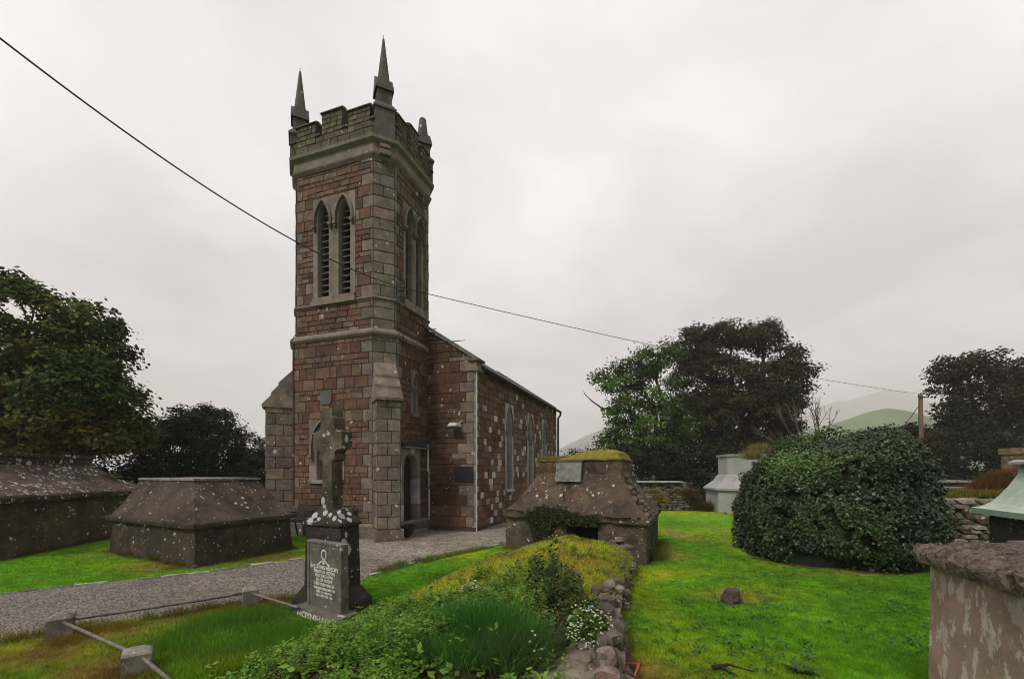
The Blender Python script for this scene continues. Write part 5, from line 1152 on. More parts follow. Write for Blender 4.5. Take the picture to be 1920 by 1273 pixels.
DGREEN = [(.018, .030, .012), (.024, .038, .013), (.030, .046, .016), (.040, .055, .018)]
ASH = [(.040, .090, .014), (.060, .125, .018), (.080, .150, .022), (.035, .065, .014)]
SYC = [(.028, .042, .012), (.042, .050, .014), (.062, .054, .016), (.085, .058, .018), (.034, .052, .013)]
lt = W(-20, 900, 14.5)
tree('sycamore_tree', 'big leafy tree with olive and rusty leaves behind the far left tomb', 'tree', (-17.2, 14.5), 14.5,
     [(40, 640, 120, 118), (150, 615, 62, 62), (190, 665, 48, 60), (-80, 700, 150, 150, 1), (110, 740, 120, 90, -.6), (205, 760, 52, 55), (20, 800, 150, 75, -.8), (160, 815, 90, 38, -.4), (230, 812, 42, 36), (262, 800, 26, 30)], .15, OLIVE, per=46, clus=.42, dens=1.25, trunk_r=.32, gap=.34, dark=.85)
tree('round_bush', 'dark green domed bush between the leaning tree and the tower', 'bush', (W(375, 900, 19).x, 19), 19,
     [(375, 850, 95, 82), (320, 850, 62, 66), (440, 862, 58, 62), (395, 800, 50, 38), (345, 800, 40, 36), (460, 900, 60, 50), (300, 905, 80, 50)], .11, DGREEN, per=60, clus=.36, dens=1.15, trunk_r=.14, gap=.3, fork=.2, zmin=0)
for (k, lab, bl, c, D) in ((0, 'dark low hedge behind the two left tombs', [(215, 900, 60, 48), (275, 905, 60, 45), (150, 905, 70, 40), (60, 905, 80, 40)], DGREEN, 17),):
    tree('hedge', lab, 'hedge', (W(bl[0][0], 900, D).x, D), D, bl, .10, c, per=56, clus=.36, dens=.8, trunk_r=.08, gap=.25, fork=.1, zmin=0)
tree('ash_tree', 'bright green feathery tree on the left of the centre tree group', 'tree', (W(1235, 900, 31).x, 31), 31,
     [(1195, 682, 46, 34), (1150, 712, 38, 20), (1235, 668, 36, 26), (1225, 730, 55, 42), (1165, 760, 34, 18), (1180, 800, 38, 36), (1245, 800, 52, 60), (1160, 838, 36, 30)], .20, ASH, per=64, clus=.70, dens=1.6, trunk_r=.36, gap=.42, dark=1.25,
     tint=lambda P, c: c*np.where(P[:, 2] < 6.5, .55, 1.0)[:, None]*1.0 if False else c, spread=1.1)
tree('sycamore_tree', 'large dark tree with browning rounded crown, right half of the centre tree group', 'tree', (W(1370, 900, 34).x, 34), 34,
     [(1325, 640, 52, 32), (1375, 628, 50, 26), (1430, 634, 44, 30), (1305, 672, 34, 26), (1465, 672, 40, 26), (1505, 692, 26, 14), (1340, 720, 80, 55), (1430, 728, 72, 55), (1475, 745, 40, 40), (1395, 790, 100, 62), (1310, 790, 60, 58), (1450, 810, 45, 50), (1300, 850, 70, 48), (1400, 860, 90, 50)], .20, SYC, per=66, clus=.72, dens=1.7, trunk_r=.48, gap=.385, spread=1.0, dark=.72)
for lab, bl, c, D, lf_ in (('dark bushes at the foot of the centre trees behind the rubble wall', [(1240, 868, 60, 40), (1300, 880, 62, 46), (1365, 885, 60, 50), (1190, 862, 46, 34), (1430, 880, 60, 50), (1290, 930, 110, 26), (1400, 930, 90, 26)], DGREEN, 25, .14),
                           ('small dark hedge top showing beside the church corner', [(1085, 856, 20, 14), (1115, 852, 24, 14), (1150, 866, 40, 22), (1100, 885, 60, 26)], DGREEN, 24, .11),
                           ('light green bush behind the left shoulder of the ivy mound', [(1500, 838, 40, 26), (1560, 830, 52, 30), (1530, 860, 70, 34), (1600, 850, 50, 34)], ASH, 20, .12),
                           ('russet green bush in front of the far hill, left of the pole', [(1700, 820, 44, 26), (1665, 832, 34, 22), (1740, 830, 36, 24), (1700, 860, 80, 34)], [(.06, .06, .015), (.09, .07, .02), (.05, .06, .015), (.11, .06, .02)], 31, .18),
                           ('dark bushes under the right hand tree', [(1790, 850, 52, 48), (1850, 862, 60, 50), (1930, 860, 60, 55), (1760, 890, 50, 40), (1840, 915, 90, 34), (1990, 880, 60, 50)], DGREEN, 26, .14)):
    tree('bush', lab, 'bush', (W(bl[0][0], 900, D).x, D), D, bl, lf_, c, per=50, clus=.5, dens=1.1, trunk_r=.1, gap=.3, fork=.1, zmin=0)
tree('sycamore_tree', 'dark spreading tree at the right edge beyond the pole', 'tree', (W(1890, 900, 33).x, 33), 33,
     [(1795, 690, 44, 22), (1850, 685, 52, 26), (1900, 690, 46, 24), (1770, 705, 26, 14), (1790, 740, 38, 22), (1780, 775, 36, 20), (1850, 745, 60, 40), (1930, 740, 60, 55), (1840, 800, 62, 44), (1910, 810, 60, 50), (1990, 760, 60, 70), (1790, 815, 40, 34)], .24, [(.022, .036, .010), (.030, .046, .012), (.042, .052, .014), (.06, .052, .018)], per=40, clus=.72, dens=1.4, trunk_r=.42, gap=.41, spread=1.0, dark=.6)
# dead limb on the ash and the bare tree
mb = MB(); mb.tube([W(1185, 762, 30), W(1165, 752, 30), W(1148, 764, 30), W(1130, 766, 30), W(1110, 752, 30), W(1096, 738, 30)], [.10, .085, .07, .06, .045, .02], 6); mb.tube([W(1098, 741, 30), W(1094, 733, 30)], [.03, .015], 5)
ash = [o for o in col.objects if o.name.startswith('ash_tree')][0]; mb.build('dead_limb', M['bark'], ash, True)
bt = thing('bare_tree', (W(1530, 900, 23).x, 23, 0), 'leafless grey branches of a small dead tree behind the ivy mound', 'tree'); mb = MB()
def twig(p, d, L, r, k):
    q = p+d*L; m = p.lerp(q, .5)+Vector([rnd.uniform(-1, 1)*L*.06 for _ in range(3)]); mb.tube([p, m, q], [r, r*.8, r*.6], 5, (.2, .15, .12), False)
    if k == 0: return
    for _ in range(3 if k > 1 else 2):
        nd_ = (d+Vector((rnd.uniform(-.5, .5), rnd.uniform(-.3, .3), rnd.uniform(-.1, .35)))).normalized(); twig(q, nd_, L*rnd.uniform(.55, .8), r*.6, k-1)
p0 = W(1535, 900, 23); p0.z = 0
for dx, dz in ((-.15, 1), (-.5, .9), (.05, 1), (-.8, .6)): twig(p0+Vector((0, 0, 1.7)), Vector((dx, rnd.uniform(-.1, .1), dz)).normalized(), 1.5, .05, 3)
mb.tube([p0-Vector((0, 0, .1)), p0+Vector((0, 0, 1.8))], [.09, .06], 6); M['twig'] = surf('pale_dead_wood', (.12, .10, .085), .9, .2, 8, 0); mb.build('branches', M['twig'], bt)

# ---- ivy-covered tomb
iv = thing('ivy_mound', (6.45, 9.1, 0), 'old tomb completely smothered in dark glossy ivy, a great rounded mound on the lawn', 'ivy covered tomb')
IC = np.array([6.52, 9.10]); 
def ivy_surf(u, v, k=1.0):
    """u azimuth, v 0 bottom..1 top"""
    e = v*math.pi/2; ce = np.cos(e)**.42; se = np.sin(e)**.75
    rx, ry = 1.64, 1.72; x = np.cos(u)*rx*ce; y = np.sin(u)*ry*ce
    ph = (x+1.5)/3.0; hz = 1.98+.46*np.exp(-((x-.50)/.85)**2)+.10*np.exp(-((x+1.2)/.5)**2)-.25*np.exp(-((x-1.9)/.5)**2)
    z = hz*se; nn = 1+.26*(fbm(x*1.1+3, y*1.3, z*1.3, o=3)-.5)*2+.08*(fbm(x*3.2, y*3.2, z*3.2, o=3)-.5)*2
    return np.stack([IC[0]+x*nn*k, IC[1]+y*nn*k, z*(nn*.5+.5)*k], -1)
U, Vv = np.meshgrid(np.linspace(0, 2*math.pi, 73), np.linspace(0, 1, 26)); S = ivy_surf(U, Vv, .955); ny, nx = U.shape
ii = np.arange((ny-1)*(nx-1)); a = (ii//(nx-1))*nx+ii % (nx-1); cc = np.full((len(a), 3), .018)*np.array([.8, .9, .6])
npmesh('tomb_core', S.reshape(-1, 3), np.stack([a, a+1, a+nx+1, a+nx], 1), surf('ivy_gap_shade', (.012, .014, .008), 1, .5, 12, 1, 40), cc, iv, True)  # near-black core: shade between the ivy leaves put into its colour
n = 150000; u = nrg.uniform(0, 2*math.pi, n); v = np.arcsin(nrg.uniform(0, 1, n)**.9)/(math.pi/2); S = ivy_surf(u, v, 1.0); d1_ = ivy_surf(u+.02, v, 1)-S; d2_ = ivy_surf(u, np.minimum(v+.02, 1.0)+1e-4, 1)-S
nn = unit(np.cross(d1_, d2_)); nn[:, :] *= np.sign(np.sum(nn*(S-np.array([IC[0], IC[1], .6])), 1))[:, None]
keep = fbm(S[:, 0]*7, S[:, 1]*7, S[:, 2]*7, o=3) > .40
low = (S[:, 2] < .16+.22*fbm(S[:, 0]*5, S[:, 1]*5, o=2)) & (np.abs(S[:, 0]-5.45) < .3); keep &= ~low; S = S[keep]; nn = nn[keep]; n = len(S)
S = S+nn*(nrg.uniform(-.07, .075, n)+.30*np.clip(fbm(S[:, 0]*5+1, S[:, 1]*5, S[:, 2]*5, o=3)-.56, 0, 1)*nrg.uniform(0, 2.2, n))[:, None]; nl = unit(nn*.9+np.array([0, 0, .35])); d_, w_ = leafvec(n, nl, .046); w_ *= 1.3
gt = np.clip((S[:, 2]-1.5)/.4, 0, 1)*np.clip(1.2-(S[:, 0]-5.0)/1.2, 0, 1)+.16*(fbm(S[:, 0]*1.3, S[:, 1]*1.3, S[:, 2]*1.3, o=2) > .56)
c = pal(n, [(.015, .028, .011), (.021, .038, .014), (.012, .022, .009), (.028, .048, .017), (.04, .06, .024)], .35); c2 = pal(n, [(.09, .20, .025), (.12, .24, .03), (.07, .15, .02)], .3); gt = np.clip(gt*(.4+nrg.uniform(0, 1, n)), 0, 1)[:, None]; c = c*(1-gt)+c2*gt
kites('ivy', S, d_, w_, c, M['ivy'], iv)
P9 = [(5.12, 9.35), (5.9, 9.1), (6.4, 10.6), (5.65, 10.9)]
loft([(P9, -.1), (P9, 1.0), (grow(P9, .06), 1.02), (grow(P9, .06), 1.12), (lerpP(P9, [(5.5, 9.8)]*4, .30), 1.55)], [(.17, .12, .065), (.2, .14, .075), (.2, .14, .075), (.22, .155, .08)], n=10, amp=.02).build('wall', M['render'], iv)
# bare stones showing at the foot
for (px, py, r) in ((1480, 1048, .10), (1500, 1055, .12), (1525, 1062, .09)): mb = MB(); x, y = gp(px, py); rockmesh(mb, (x, y+.12, .06), (r, r*.8, r*.9), int(px), (.06, .04, .03), 2, .3); mb.build('foot_stone', M['rock'], iv)

# ---- blades and leaves over the ground
def tuft(name, label, cat, centres, n, h, w, cols, spread, lean=.5, kind=None, parent=None, zf=None, up=1.0, group=None):
    C = np.array(centres); i = nrg.integers(0, len(C), n); P = C[i]+np.stack([nrg.normal(0, spread, n), nrg.normal(0, spread, n), np.zeros(n)], 1)
    if zf is not None: P[:, 2] = zf(P[:, 0], P[:, 1])
    d = np.stack([nrg.normal(0, lean, n), nrg.normal(0, lean, n), np.full(n, up)], 1); L = h*nrg.uniform(.5, 1.2, n); D_ = unit(d)*L[:, None]
    a = nrg.uniform(0, 6.28, n); Wd = np.stack([np.cos(a), np.sin(a), np.zeros(n)], 1)*(w*.5); B = np.stack([D_[:, 0]*.5, D_[:, 1]*.5, -.25*L], 1)*nrg.uniform(.1, 1, (n, 1))
    o = kites(name, P, D_, Wd, pal(n, cols, .25), M['blade'], parent, B)
    if parent is None: tag(o, label, cat, group, kind)
    return o
FOOT = [P1, P2_, P3, P5, P6, P7, [(x*1, y*1) for x, y in B], rect(0, .82, 0, .52), [FH(-.12, 0, .14)[:2], FH(hl+.1, 0, .14)[:2], FH(hl+.1, 0, -.16)[:2], FH(-.12, 0, -.16)[:2]], P]
n = 620000; yy = 1/nrg.uniform(1/15.0, 1/2.6, n); xx = yy*nrg.uniform(-1.3, 1.3, n)
k = ~inpoly(xx, yy, PATH) | (ploydist(xx, yy, PATH) < .05)
for Q in FOOT[:9]: k &= ~inpoly(xx, yy, Q)
k &= ~inpoly(xx, yy, MOUND) & (np.hypot((xx-6.45)/1.95, (yy-9.15)/1.8) > 1); k &= ~inpoly(xx, yy, [T(-.3, -.3), T(WF+.3, -.3), T(WF+.3, 12), T(-2.4, 12), T(-2.4, 3)])
xx = xx[k]; yy = yy[k]; n = len(xx); print('blades', n)
tall = blobs(xx, yy, [(-2.9, 4.3, .8, .8, 1), (-2.4, 3.9, .7, .6, 1)])*inpoly(xx, yy, [(-4.6, 4.5), (-3.33, 5.58), (-2.2, 5.05), (-1.4, 3.6), (-2.2, 2.6), (-3.17, 3.67)])
h = nrg.uniform(.018, .045, n)*(1+1.6*tall)*(.7+.8*fbm(xx*2, yy*2, o=2)); c = turfcol(xx, yy)*nrg.uniform(.75, 1.5, (n, 1)); c[:, 1] *= 1.04
c = c*(1-.05*tall[:, None])
d = unit(np.stack([nrg.normal(0, .55, n), nrg.normal(0, .55, n), np.ones(n)], 1))*h[:, None]; a = nrg.uniform(0, 6.28, n); wd = np.stack([np.cos(a), np.sin(a), np.zeros(n)], 1)*(.0022*np.clip(yy/4, .8, 2.2)*(1+.5*tall))[:, None]
zg = (fbm(xx*.8, yy*.8, o=3)-.5)*.05+(fbm(xx*4, yy*4, o=2)-.5)*.02
o = kites('grass', np.stack([xx, yy, zg], 1), d, wd, c, M['blade']); tag(o, 'short mown bright green and yellow grass of the churchyard lawn', 'grass', None, 'stuff')
# longer grass along the feet of tombs, kerbs and walls
EP = []
for Q in (P1[:2], [P2_[1], P2_[0], P2_[3]], [P3[3], P3[0], P3[1]], P6[:2], [P5[0], P5[1]], [(8.5, 17.6), (10.9, 17.4)], [(-6.9, 12.1), (-6.5, 12.0)], MR[1:], right_kerb[:6], near_edge[1:9]):
    L = plen(Q); m = int(L*420)
    for _ in range(m): (x_, y_), an = polyline(Q, rnd.uniform(0, L)); EP.append((x_-math.sin(an)*rnd.gauss(0, .05), y_+math.cos(an)*rnd.gauss(0, .05)))
EP = np.array(EP); EP = np.repeat(EP, 3, 0)+nrg.normal(0, .03, (len(EP)*3, 2)); n = len(EP); xx, yy = EP[:, 0], EP[:, 1]
k = (fbm(xx*2.5, yy*2.5, o=3) > .42); xx, yy = xx[k], yy[k]; n = len(xx); h = nrg.uniform(.04, .14, n)*(.5+fbm(xx*3, yy*3, o=2)); c = turfcol(xx, yy)*nrg.uniform(.5, 1.3, (n, 1)); mixd = np.clip((fbm(xx*4+3, yy*4, o=2)-.4)*4, 0, 1)[:, None]*.8; c = c*(1-mixd)+np.array([.20, .14, .05])*mixd*nrg.uniform(.5, 1.3, (n, 1))
d = unit(np.stack([nrg.normal(0, .5, n), nrg.normal(0, .5, n), np.ones(n)], 1))*h[:, None]; a = nrg.uniform(0, 6.28, n)
o = kites('edge_grass', np.stack([xx, yy, 0*xx], 1), d, np.stack([np.cos(a), np.sin(a), 0*a], 1)*.003, c, M['blade']); tag(o, 'longer ragged grass along the feet of the tombs and the path edges', 'grass', None, 'stuff')
# broad-leaved weeds dotted in the lawn
wx, wy = [], []
for _ in range(420):
    y = 1/nrg.uniform(1/9.5, 1/3.4); x = y*nrg.uniform(.22, 1.0)
    if fbm([x*1.3], [y*1.3])[0] > .47 and np.hypot((x-6.45)/1.95, (y-9.15)/1.8) > 1.02 and not inpoly(np.array([x]), np.array([y]), P6)[0] and not inpoly(np.array([x]), np.array([y]), MOUND)[0] and not inpoly(np.array([x]), np.array([y]), P3)[0]: wx.append(x); wy.append(y)
wx = np.repeat(wx, 16); wy = np.repeat(wy, 16); n = len(wx); wx = wx+nrg.normal(0, .035, n); wy = wy+nrg.normal(0, .035, n)
d = unit(np.stack([nrg.normal(0, 1, n), nrg.normal(0, 1, n), nrg.uniform(.1, .8, n)], 1)); s = nrg.uniform(.02, .05, n); a = unit(np.cross(d, np.array([0, 0, 1.0])))
o = kites('lawn_weeds', np.stack([wx, wy, np.full(n, .02)], 1), d*s[:, None], a*(s*.3)[:, None], pal(n, [(.035, .12, .018), (.05, .15, .022), (.10, .19, .05)], .3), M['leaf']); tag(o, 'small dark broad-leaved weeds scattered through the right hand lawn', 'weeds', None, 'stuff')
# mound cover
def on_mound(x, y): return np.maximum(mound_h(x, y), 0)
def scatter(n, f, box):
    x = nrg.uniform(box[0], box[1], n); y = nrg.uniform(box[2], box[3], n); k = inpoly(x, y, MOUND) & (nrg.uniform(size=n) < f(x, y)); return x[k], y[k]
x, y = scatter(150000, lambda x, y: np.clip((y-4.3)/1.0, 0, 1)*(.35+.65*fbm(x*5, y*5, o=2))*.9, (-2.2, 2.2, 4.4, 8.8)); n = len(x)
h = nrg.uniform(.02, .07, n); d = unit(np.stack([nrg.normal(0, .6, n), nrg.normal(0, .6, n), np.ones(n)], 1))*h[:, None]; a = nrg.uniform(0, 6.28, n)
mc = np.clip((fbm(x*2.6, y*2.6, o=3)-.3)*2.4, 0, 1)[:, None]; c = (np.array([.48, .58, .035])*(1-mc)+np.array([.42, .34, .05])*mc)*nrg.uniform(.5, 1.4, (n, 1)); lf2 = np.clip(blobs(x, y, [(-.6, 7.4, .9, .8, 1)]), 0, 1)[:, None]*.7; c = c*(1-lf2)+np.array([.10, .19, .015])*lf2
o = kites('dry_grass', np.stack([x, y, on_mound(x, y)], 1), d, np.stack([np.cos(a), np.sin(a), 0*a], 1)*.0035, c, M['blade']); tag(o, 'yellow and straw coloured grass on the far half of the grave mound', 'grass', None, 'stuff')
# leafy weeds: small opposite leaves on short stems, near and left part of the mound
def weedpatch(name, label, ns, f, box, hh, leaf, cols, mat='weedleaf', per=26):
    x, y = scatter(ns, f, box); z = on_mound(x, y); m = len(x); H = hh*nrg.uniform(.35, 1.1, m)*(.5+fbm(x*2.5, y*2.5, o=2)); lx = nrg.normal(0, .12, m); ly = nrg.normal(0, .12, m)
    i = np.repeat(np.arange(m), per); t = nrg.uniform(.1, 1, m*per); n = m*per; P = np.stack([x[i]+lx[i]*H[i]*t+nrg.normal(0, .016, n), y[i]+ly[i]*H[i]*t+nrg.normal(0, .016, n), z[i]+H[i]*t], 1)
    d = unit(np.stack([nrg.normal(0, 1, n), nrg.normal(0, 1, n), nrg.uniform(-.25, .7, n)], 1)); s = leaf*nrg.uniform(.6, 1.3, n)*(1.15-.4*t); a = unit(np.cross(d, np.array([0, 0, 1.0])+.3*nrg.normal(size=(n, 3))))
    cs = np.array(cols); c = cs[nrg.integers(0, len(cs), m)][i]*nrg.uniform(.7, 1.4, (n, 1))*(.75+.5*t)[:, None] if False else cs[nrg.integers(0, len(cs), m)][i]*nrg.uniform(.7, 1.4, (n, 1))
    kk_ = np.hypot(P[:, 0]+2.15, P[:, 1]-4.75) > .42; P, d, s, a, c = P[kk_], d[kk_], s[kk_], a[kk_], c[kk_]
    o = kites(name, P, d*s[:, None], a*(s*.30)[:, None], c, M[mat]); tag(o, label, 'weeds', None, 'stuff'); return o
WG = [(.09, .20, .018), (.13, .26, .028), (.06, .15, .016), (.18, .30, .045), (.12, .20, .02)]
weedpatch('leafy_weeds', 'fresh green leafy weeds covering the near left half of the grave mound', 6800, lambda x, y: np.clip((5.7-y+.5*x)/.8, 0, 1)*np.clip(.45-x, 0, 1)*1.5*(fbm(x*2.4, y*2.4, o=3) > .40), (-2.5, 1.0, 2.5, 6.8), .19, .036, WG)
weedpatch('broad_weeds', 'larger pale green leaves mixed through the weeds at the near end of the mound', 500, lambda x, y: np.clip((5.6-y+.5*x)/.8, 0, 1)*np.clip(.45-x, 0, 1)*1.5*(fbm(x*3+7, y*3, o=2) > .5), (-2.5, 1.0, 2.5, 6.8), .22, .075, [(.14, .26, .03), (.20, .32, .05), (.10, .20, .03)], per=14)
weedpatch('dark_weeds', 'dark green bramble-like leaves along the right flank of the mound', 1100, lambda x, y: np.exp(-(((x-.42)/.22)**2+((y-4.6)/.7)**2)), (-.4, 1.2, 3.2, 6.4), .22, .055, [(.02, .055, .018), (.03, .075, .022), (.045, .09, .02), (.09, .10, .02)])
weedpatch('low_weeds', 'low olive weeds dotted over the yellow top of the mound', 1500, lambda x, y: np.clip((y-5.2), 0, 1)*(fbm(x*3+5, y*3, o=2) > .50)*.9, (-1.6, 2.1, 5.2, 8.5), .07, .03, [(.07, .09, .018), (.12, .12, .02), (.05, .08, .02)], per=18)
def T3(px, py, z): x, y = gp(px, py, z); return [x, y, 0]
GD = [(.03, .13, .02), (.04, .16, .024), (.06, .19, .03), (.08, .21, .03)]
for (lab, c_, n, h, sp, cols) in (('tall dark green feathery grass clump in the middle of the near mound', [T3(930, 1150, .6), T3(960, 1180, .55), T3(900, 1170, .5)], 4200, .36, .10, GD),
                                  ('tall green grass clump at the crest of the near mound, right of the cross', [T3(860, 1140, .55), T3(830, 1160, .5)], 2600, .27, .08, GD),
                                  ('green grass clump low at the bottom edge of the mound', [T3(730, 1240, .3), T3(790, 1250, .3), T3(860, 1262, .3)], 2800, .22, .09, GD),
                                  ('light green grass clump hanging by the flat stones', [T3(985, 1215, .42), T3(960, 1250, .35)], 3200, .30, .09, [(.04, .10, .02), (.07, .14, .03), (.10, .15, .05)])):
    tuft('grass_clump', lab, 'grass clump', c_, n, h, .0045, cols, sp, .42, zf=on_mound)
tuft('dead_stems', 'thin brown dead stems standing among the weeds of the mound', 'dead stems', [list(mp0) for mp0 in [T3(560, 1245, .2), T3(650, 1200, .3), T3(700, 1215, .3), T3(620, 1262, .2), T3(1000, 1190, .4), T3(1030, 1140, .4), T3(960, 1120, .5), T3(760, 1150, .4), T3(1060, 1200, .3)]], 420, .24, .004, [(.25, .17, .08), (.18, .11, .05), (.32, .25, .13)], .14, .5, kind='stuff', zf=on_mound)
# long grass at the left foot of the mound, by the headstone
tuft('grass_clump', 'bright long grass in front of the headstone base', 'grass clump', [T3(400, 1180, 0), T3(470, 1165, 0), T3(510, 1195, 0), T3(330, 1215, 0), T3(420, 1235, 0), T3(500, 1225, 0)], 22000, .15, .0035, [(.05, .17, .014), (.07, .21, .018), (.12, .24, .025)], .17, .45, zf=lambda x, y: np.where(inpoly(x, y, MOUND), on_mound(x, y), 0))
for lab, c_, n, h, sp, cols in (('yellowed grass around the corner post of the grave railing nearest the path', [T3(160, 1185, 0), T3(140, 1200, 0), T3(215, 1180, 0), T3(120, 1205, 0)], 4200, .10, .10, [(.22, .17, .03), (.25, .22, .03), (.20, .12, .03)]),
                                ('straw coloured grass at the middle post beside the path', [T3(450, 1140, 0), T3(490, 1138, 0), T3(410, 1150, 0)], 3200, .09, .10, [(.22, .18, .03), (.16, .19, .02), (.24, .14, .04)]),
                                ('orange brown dead grass at the foot of the nearest post', [T3(255, 1268, 0), T3(225, 1262, 0), T3(290, 1275, 0)], 2800, .08, .08, [(.20, .10, .03), (.24, .15, .04), (.16, .08, .03)]),
                                ('long straw grass along the side of the centre tomb', [(2.85, 8.5, 0), (3.15, 9.2, 0), (3.4, 9.9, 0), (3.0, 8.8, 0)], 3600, .22, .07, [(.25, .20, .06), (.20, .17, .04), (.16, .17, .03)]),
                                ('dry grass at the foot of the left tomb corner', [T3(300, 1050, 0), T3(330, 1066, 0), T3(280, 1040, 0)], 2200, .06, .12, [(.18, .13, .05), (.12, .08, .04), (.2, .17, .04)]),
                                ('yellow grass between the left tomb and the path kerb', [T3(470, 1052, 0), T3(520, 1044, 0), T3(560, 1038, 0)], 2600, .07, .18, [(.22, .19, .03), (.15, .19, .02), (.2, .14, .04)])):
    tuft('grass_tuft', lab, 'grass tuft', c_, n, h, .004, cols, sp, .5)
# grass on tomb tops
def on_top(Q, z, k, sp=.8): 
    r = []
    for _ in range(k): a, b = rnd.random(), rnd.random(); p = Vector(Q[0]).lerp(Vector(Q[1]), a).lerp(Vector(Q[3]).lerp(Vector(Q[2]), a), b); r.append([p.x, p.y, z])
    return r
Qr = [lerpP(Q3, [Q3[0]]*4, .0)[0], Q3[1], Q3[2], Q3[3]]; cq = ctr(Q3)
sodm = MB()
gx = np.linspace(0, 1, 26); V = []; 
for b in gx:
    for a in gx:
        p = Vector(Q3[3]).lerp(Vector(Q3[0]), a).lerp(Vector(Q3[2]).lerp(Vector(Q3[1]), a), b); e = min(a/.16, (1-a)/.07, b/.10, (1-b)/.10, 1); e = max(e, 0)**.6; hh = e*(.03+.17*min(max((a-.25)/.35, 0), 1)); V.append((p.x, p.y, 1.965+hh+.012*mnoise.noise(Vector((a*8, b*8, 0)))*e))
F = [(r*26+c_, r*26+c_+1, (r+1)*26+c_+1, (r+1)*26+c_) for r in range(25) for c_ in range(25)]; sodm.add(V, F, (.22, .19, .035))
sod = sodm.build('sod', M['ground']); tag(sod, 'hump of turf growing on the flat top of the centre tomb', 'turf')
Pz = lambda x, y: np.full(np.shape(x), 1.98)+.15*np.exp(-(((x-2.0)/.6)**2+((y-9.8)/.7)**2))
o = tuft('top_grass', '', '', [[p[0]*.94+cq[0]*.06, p[1]*.94+cq[1]*.06, 2.0] for p in on_top(Q3, 2, 60)], 11000, .11, .006, [(.34, .25, .06), (.30, .27, .05), (.16, .20, .03), (.36, .22, .06)], .05, .75, parent=sod, zf=Pz)
tuft('grass_tuft', 'tan grass tuft hanging on the right hip of the centre tomb', 'grass tuft', [[3.35, 9.75, 1.0], [3.2, 9.45, 1.1], [3.05, 9.4, 1.25]], 1500, .14, .006, [(.26, .19, .06), (.2, .17, .04)], .05, .7)
tuft('grass_tuft', 'pale straw grass tuft sprouting from the top left of the ivy mound', 'grass tuft', [list(W(1425, 850, 9.2)), list(W(1410, 862, 9.0))], 1600, .26, .007, [(.28, .22, .09), (.22, .2, .06), (.12, .15, .04)], .08, .35)
tuft('grass_tuft', 'small weeds on the flat top of the far left tomb', 'grass tuft', [[-11.4, 9.9, 2.13], [-11.5, 10.1, 2.13]], 160, .14, .006, [(.08, .07, .03), (.05, .05, .02)], .06, .3)
tuft('grass_tuft', 'small green moss tuft on the sloping roof of the far left tomb', 'grass tuft', [[-10.95, 11.9, 1.62], [-10.9, 12.0, 1.55]], 900, .05, .01, [(.10, .14, .02), (.13, .17, .03)], .07, .6)
for lab, cs_, n, h, cols in (('rusty dried plants behind the pale green tomb', [list(W(px, py, 11.5)) for px, py in ((1850, 918), (1865, 910), (1880, 902), (1842, 926), (1895, 900), (1872, 915))], 5200, .36, [(.13, .055, .02), (.18, .09, .03), (.09, .05, .03)]),
                             ('yellow green shrubby plants on top of the dry stone wall', [list(W(px, py, 10.2)) for px, py in ((1812, 930), (1825, 927), (1838, 930), (1850, 932), (1862, 928), (1800, 935))], 4200, .16, [(.16, .17, .02), (.10, .13, .02), (.20, .15, .03)]),
                             ('reddish dry weeds beside the white tomb in front of the dark bushes', [[8.2, 19.2, 0], [8.4, 19.0, 0], [8.0, 19.4, .2], [7.8, 19.2, .6]], 4200, .55, [(.14, .06, .03), (.10, .05, .03), (.09, .11, .03)])):
    tuft('dry_plants', lab, 'dry plants', cs_, n, h, .012, cols, .14, .45)
# ivy hanging over the mouth of the centre tomb
c0 = []
for _ in range(170):
    s = float(nrg.beta(1.5, 2.2)*1.65+.62); z = .84+nrg.normal(0, .07)*(1.3-.5*s)-.34*max(0, 1-abs(s-.95)/.38)*nrg.uniform(-.3, 2.2)-.10*max(0, s-1.2); c0.append((s, z))
c0 = np.array(c0); n = 7000; i = nrg.integers(0, len(c0), n); s = c0[i, 0]+nrg.normal(0, .035, n); z = c0[i, 1]+nrg.normal(0, .035, n); dd_ = .085+nrg.uniform(0, .05, n)-np.clip(z-.86, 0, 1)*.9
P = np.stack([F3.O.x+F3.U.x*s+F3.N.x*dd_, F3.O.y+F3.U.y*s+F3.N.y*dd_, z], 1); d_, w_ = leafvec(n, np.tile([F3.N.x, F3.N.y, .3], (n, 1)), .045)
iv3 = thing('ivy_plant', F3(1.2, .7, .1), 'dark ivy hanging over the broken mouth of the centre tomb', 'ivy'); kites('leaves', P, d_, w_*1.2, pal(n, [(.014, .022, .010), (.022, .034, .012), (.04, .05, .018)], .3), M['leaf'], iv3)
for (s, z, ds, dz) in ((.80, .9, -.06, .30), (.86, .9, .02, .24), (1.75, .9, -.14, .14), (1.85, .92, .10, .16), (1.2, .5, .05, .5)): a = F3(s, z, .14); b = F3(s+ds, z+dz, .16); mb = MB(); mb.tube([a, Vector(a).lerp(Vector(b), .5)+Vector((.02, 0, 0)), b], [.009, .007, .003], 5); mb.build('stem', M['twig'], iv3)
tuft('grass_tuft', 'yellow green grass spilling over the far stones of the mound edge', 'grass tuft', [[MR[0][0]-.2, 7.9, 0], [1.9, 7.2, 0], [1.75, 6.9, 0], [1.45, 6.1, 0], [1.3, 5.6, 0], [1.55, 6.5, 0], [1.15, 5.2, 0]], 5200, .10, .004, [(.30, .32, .04), (.34, .26, .06), (.12, .20, .02)], .10, .6, zf=on_mound)
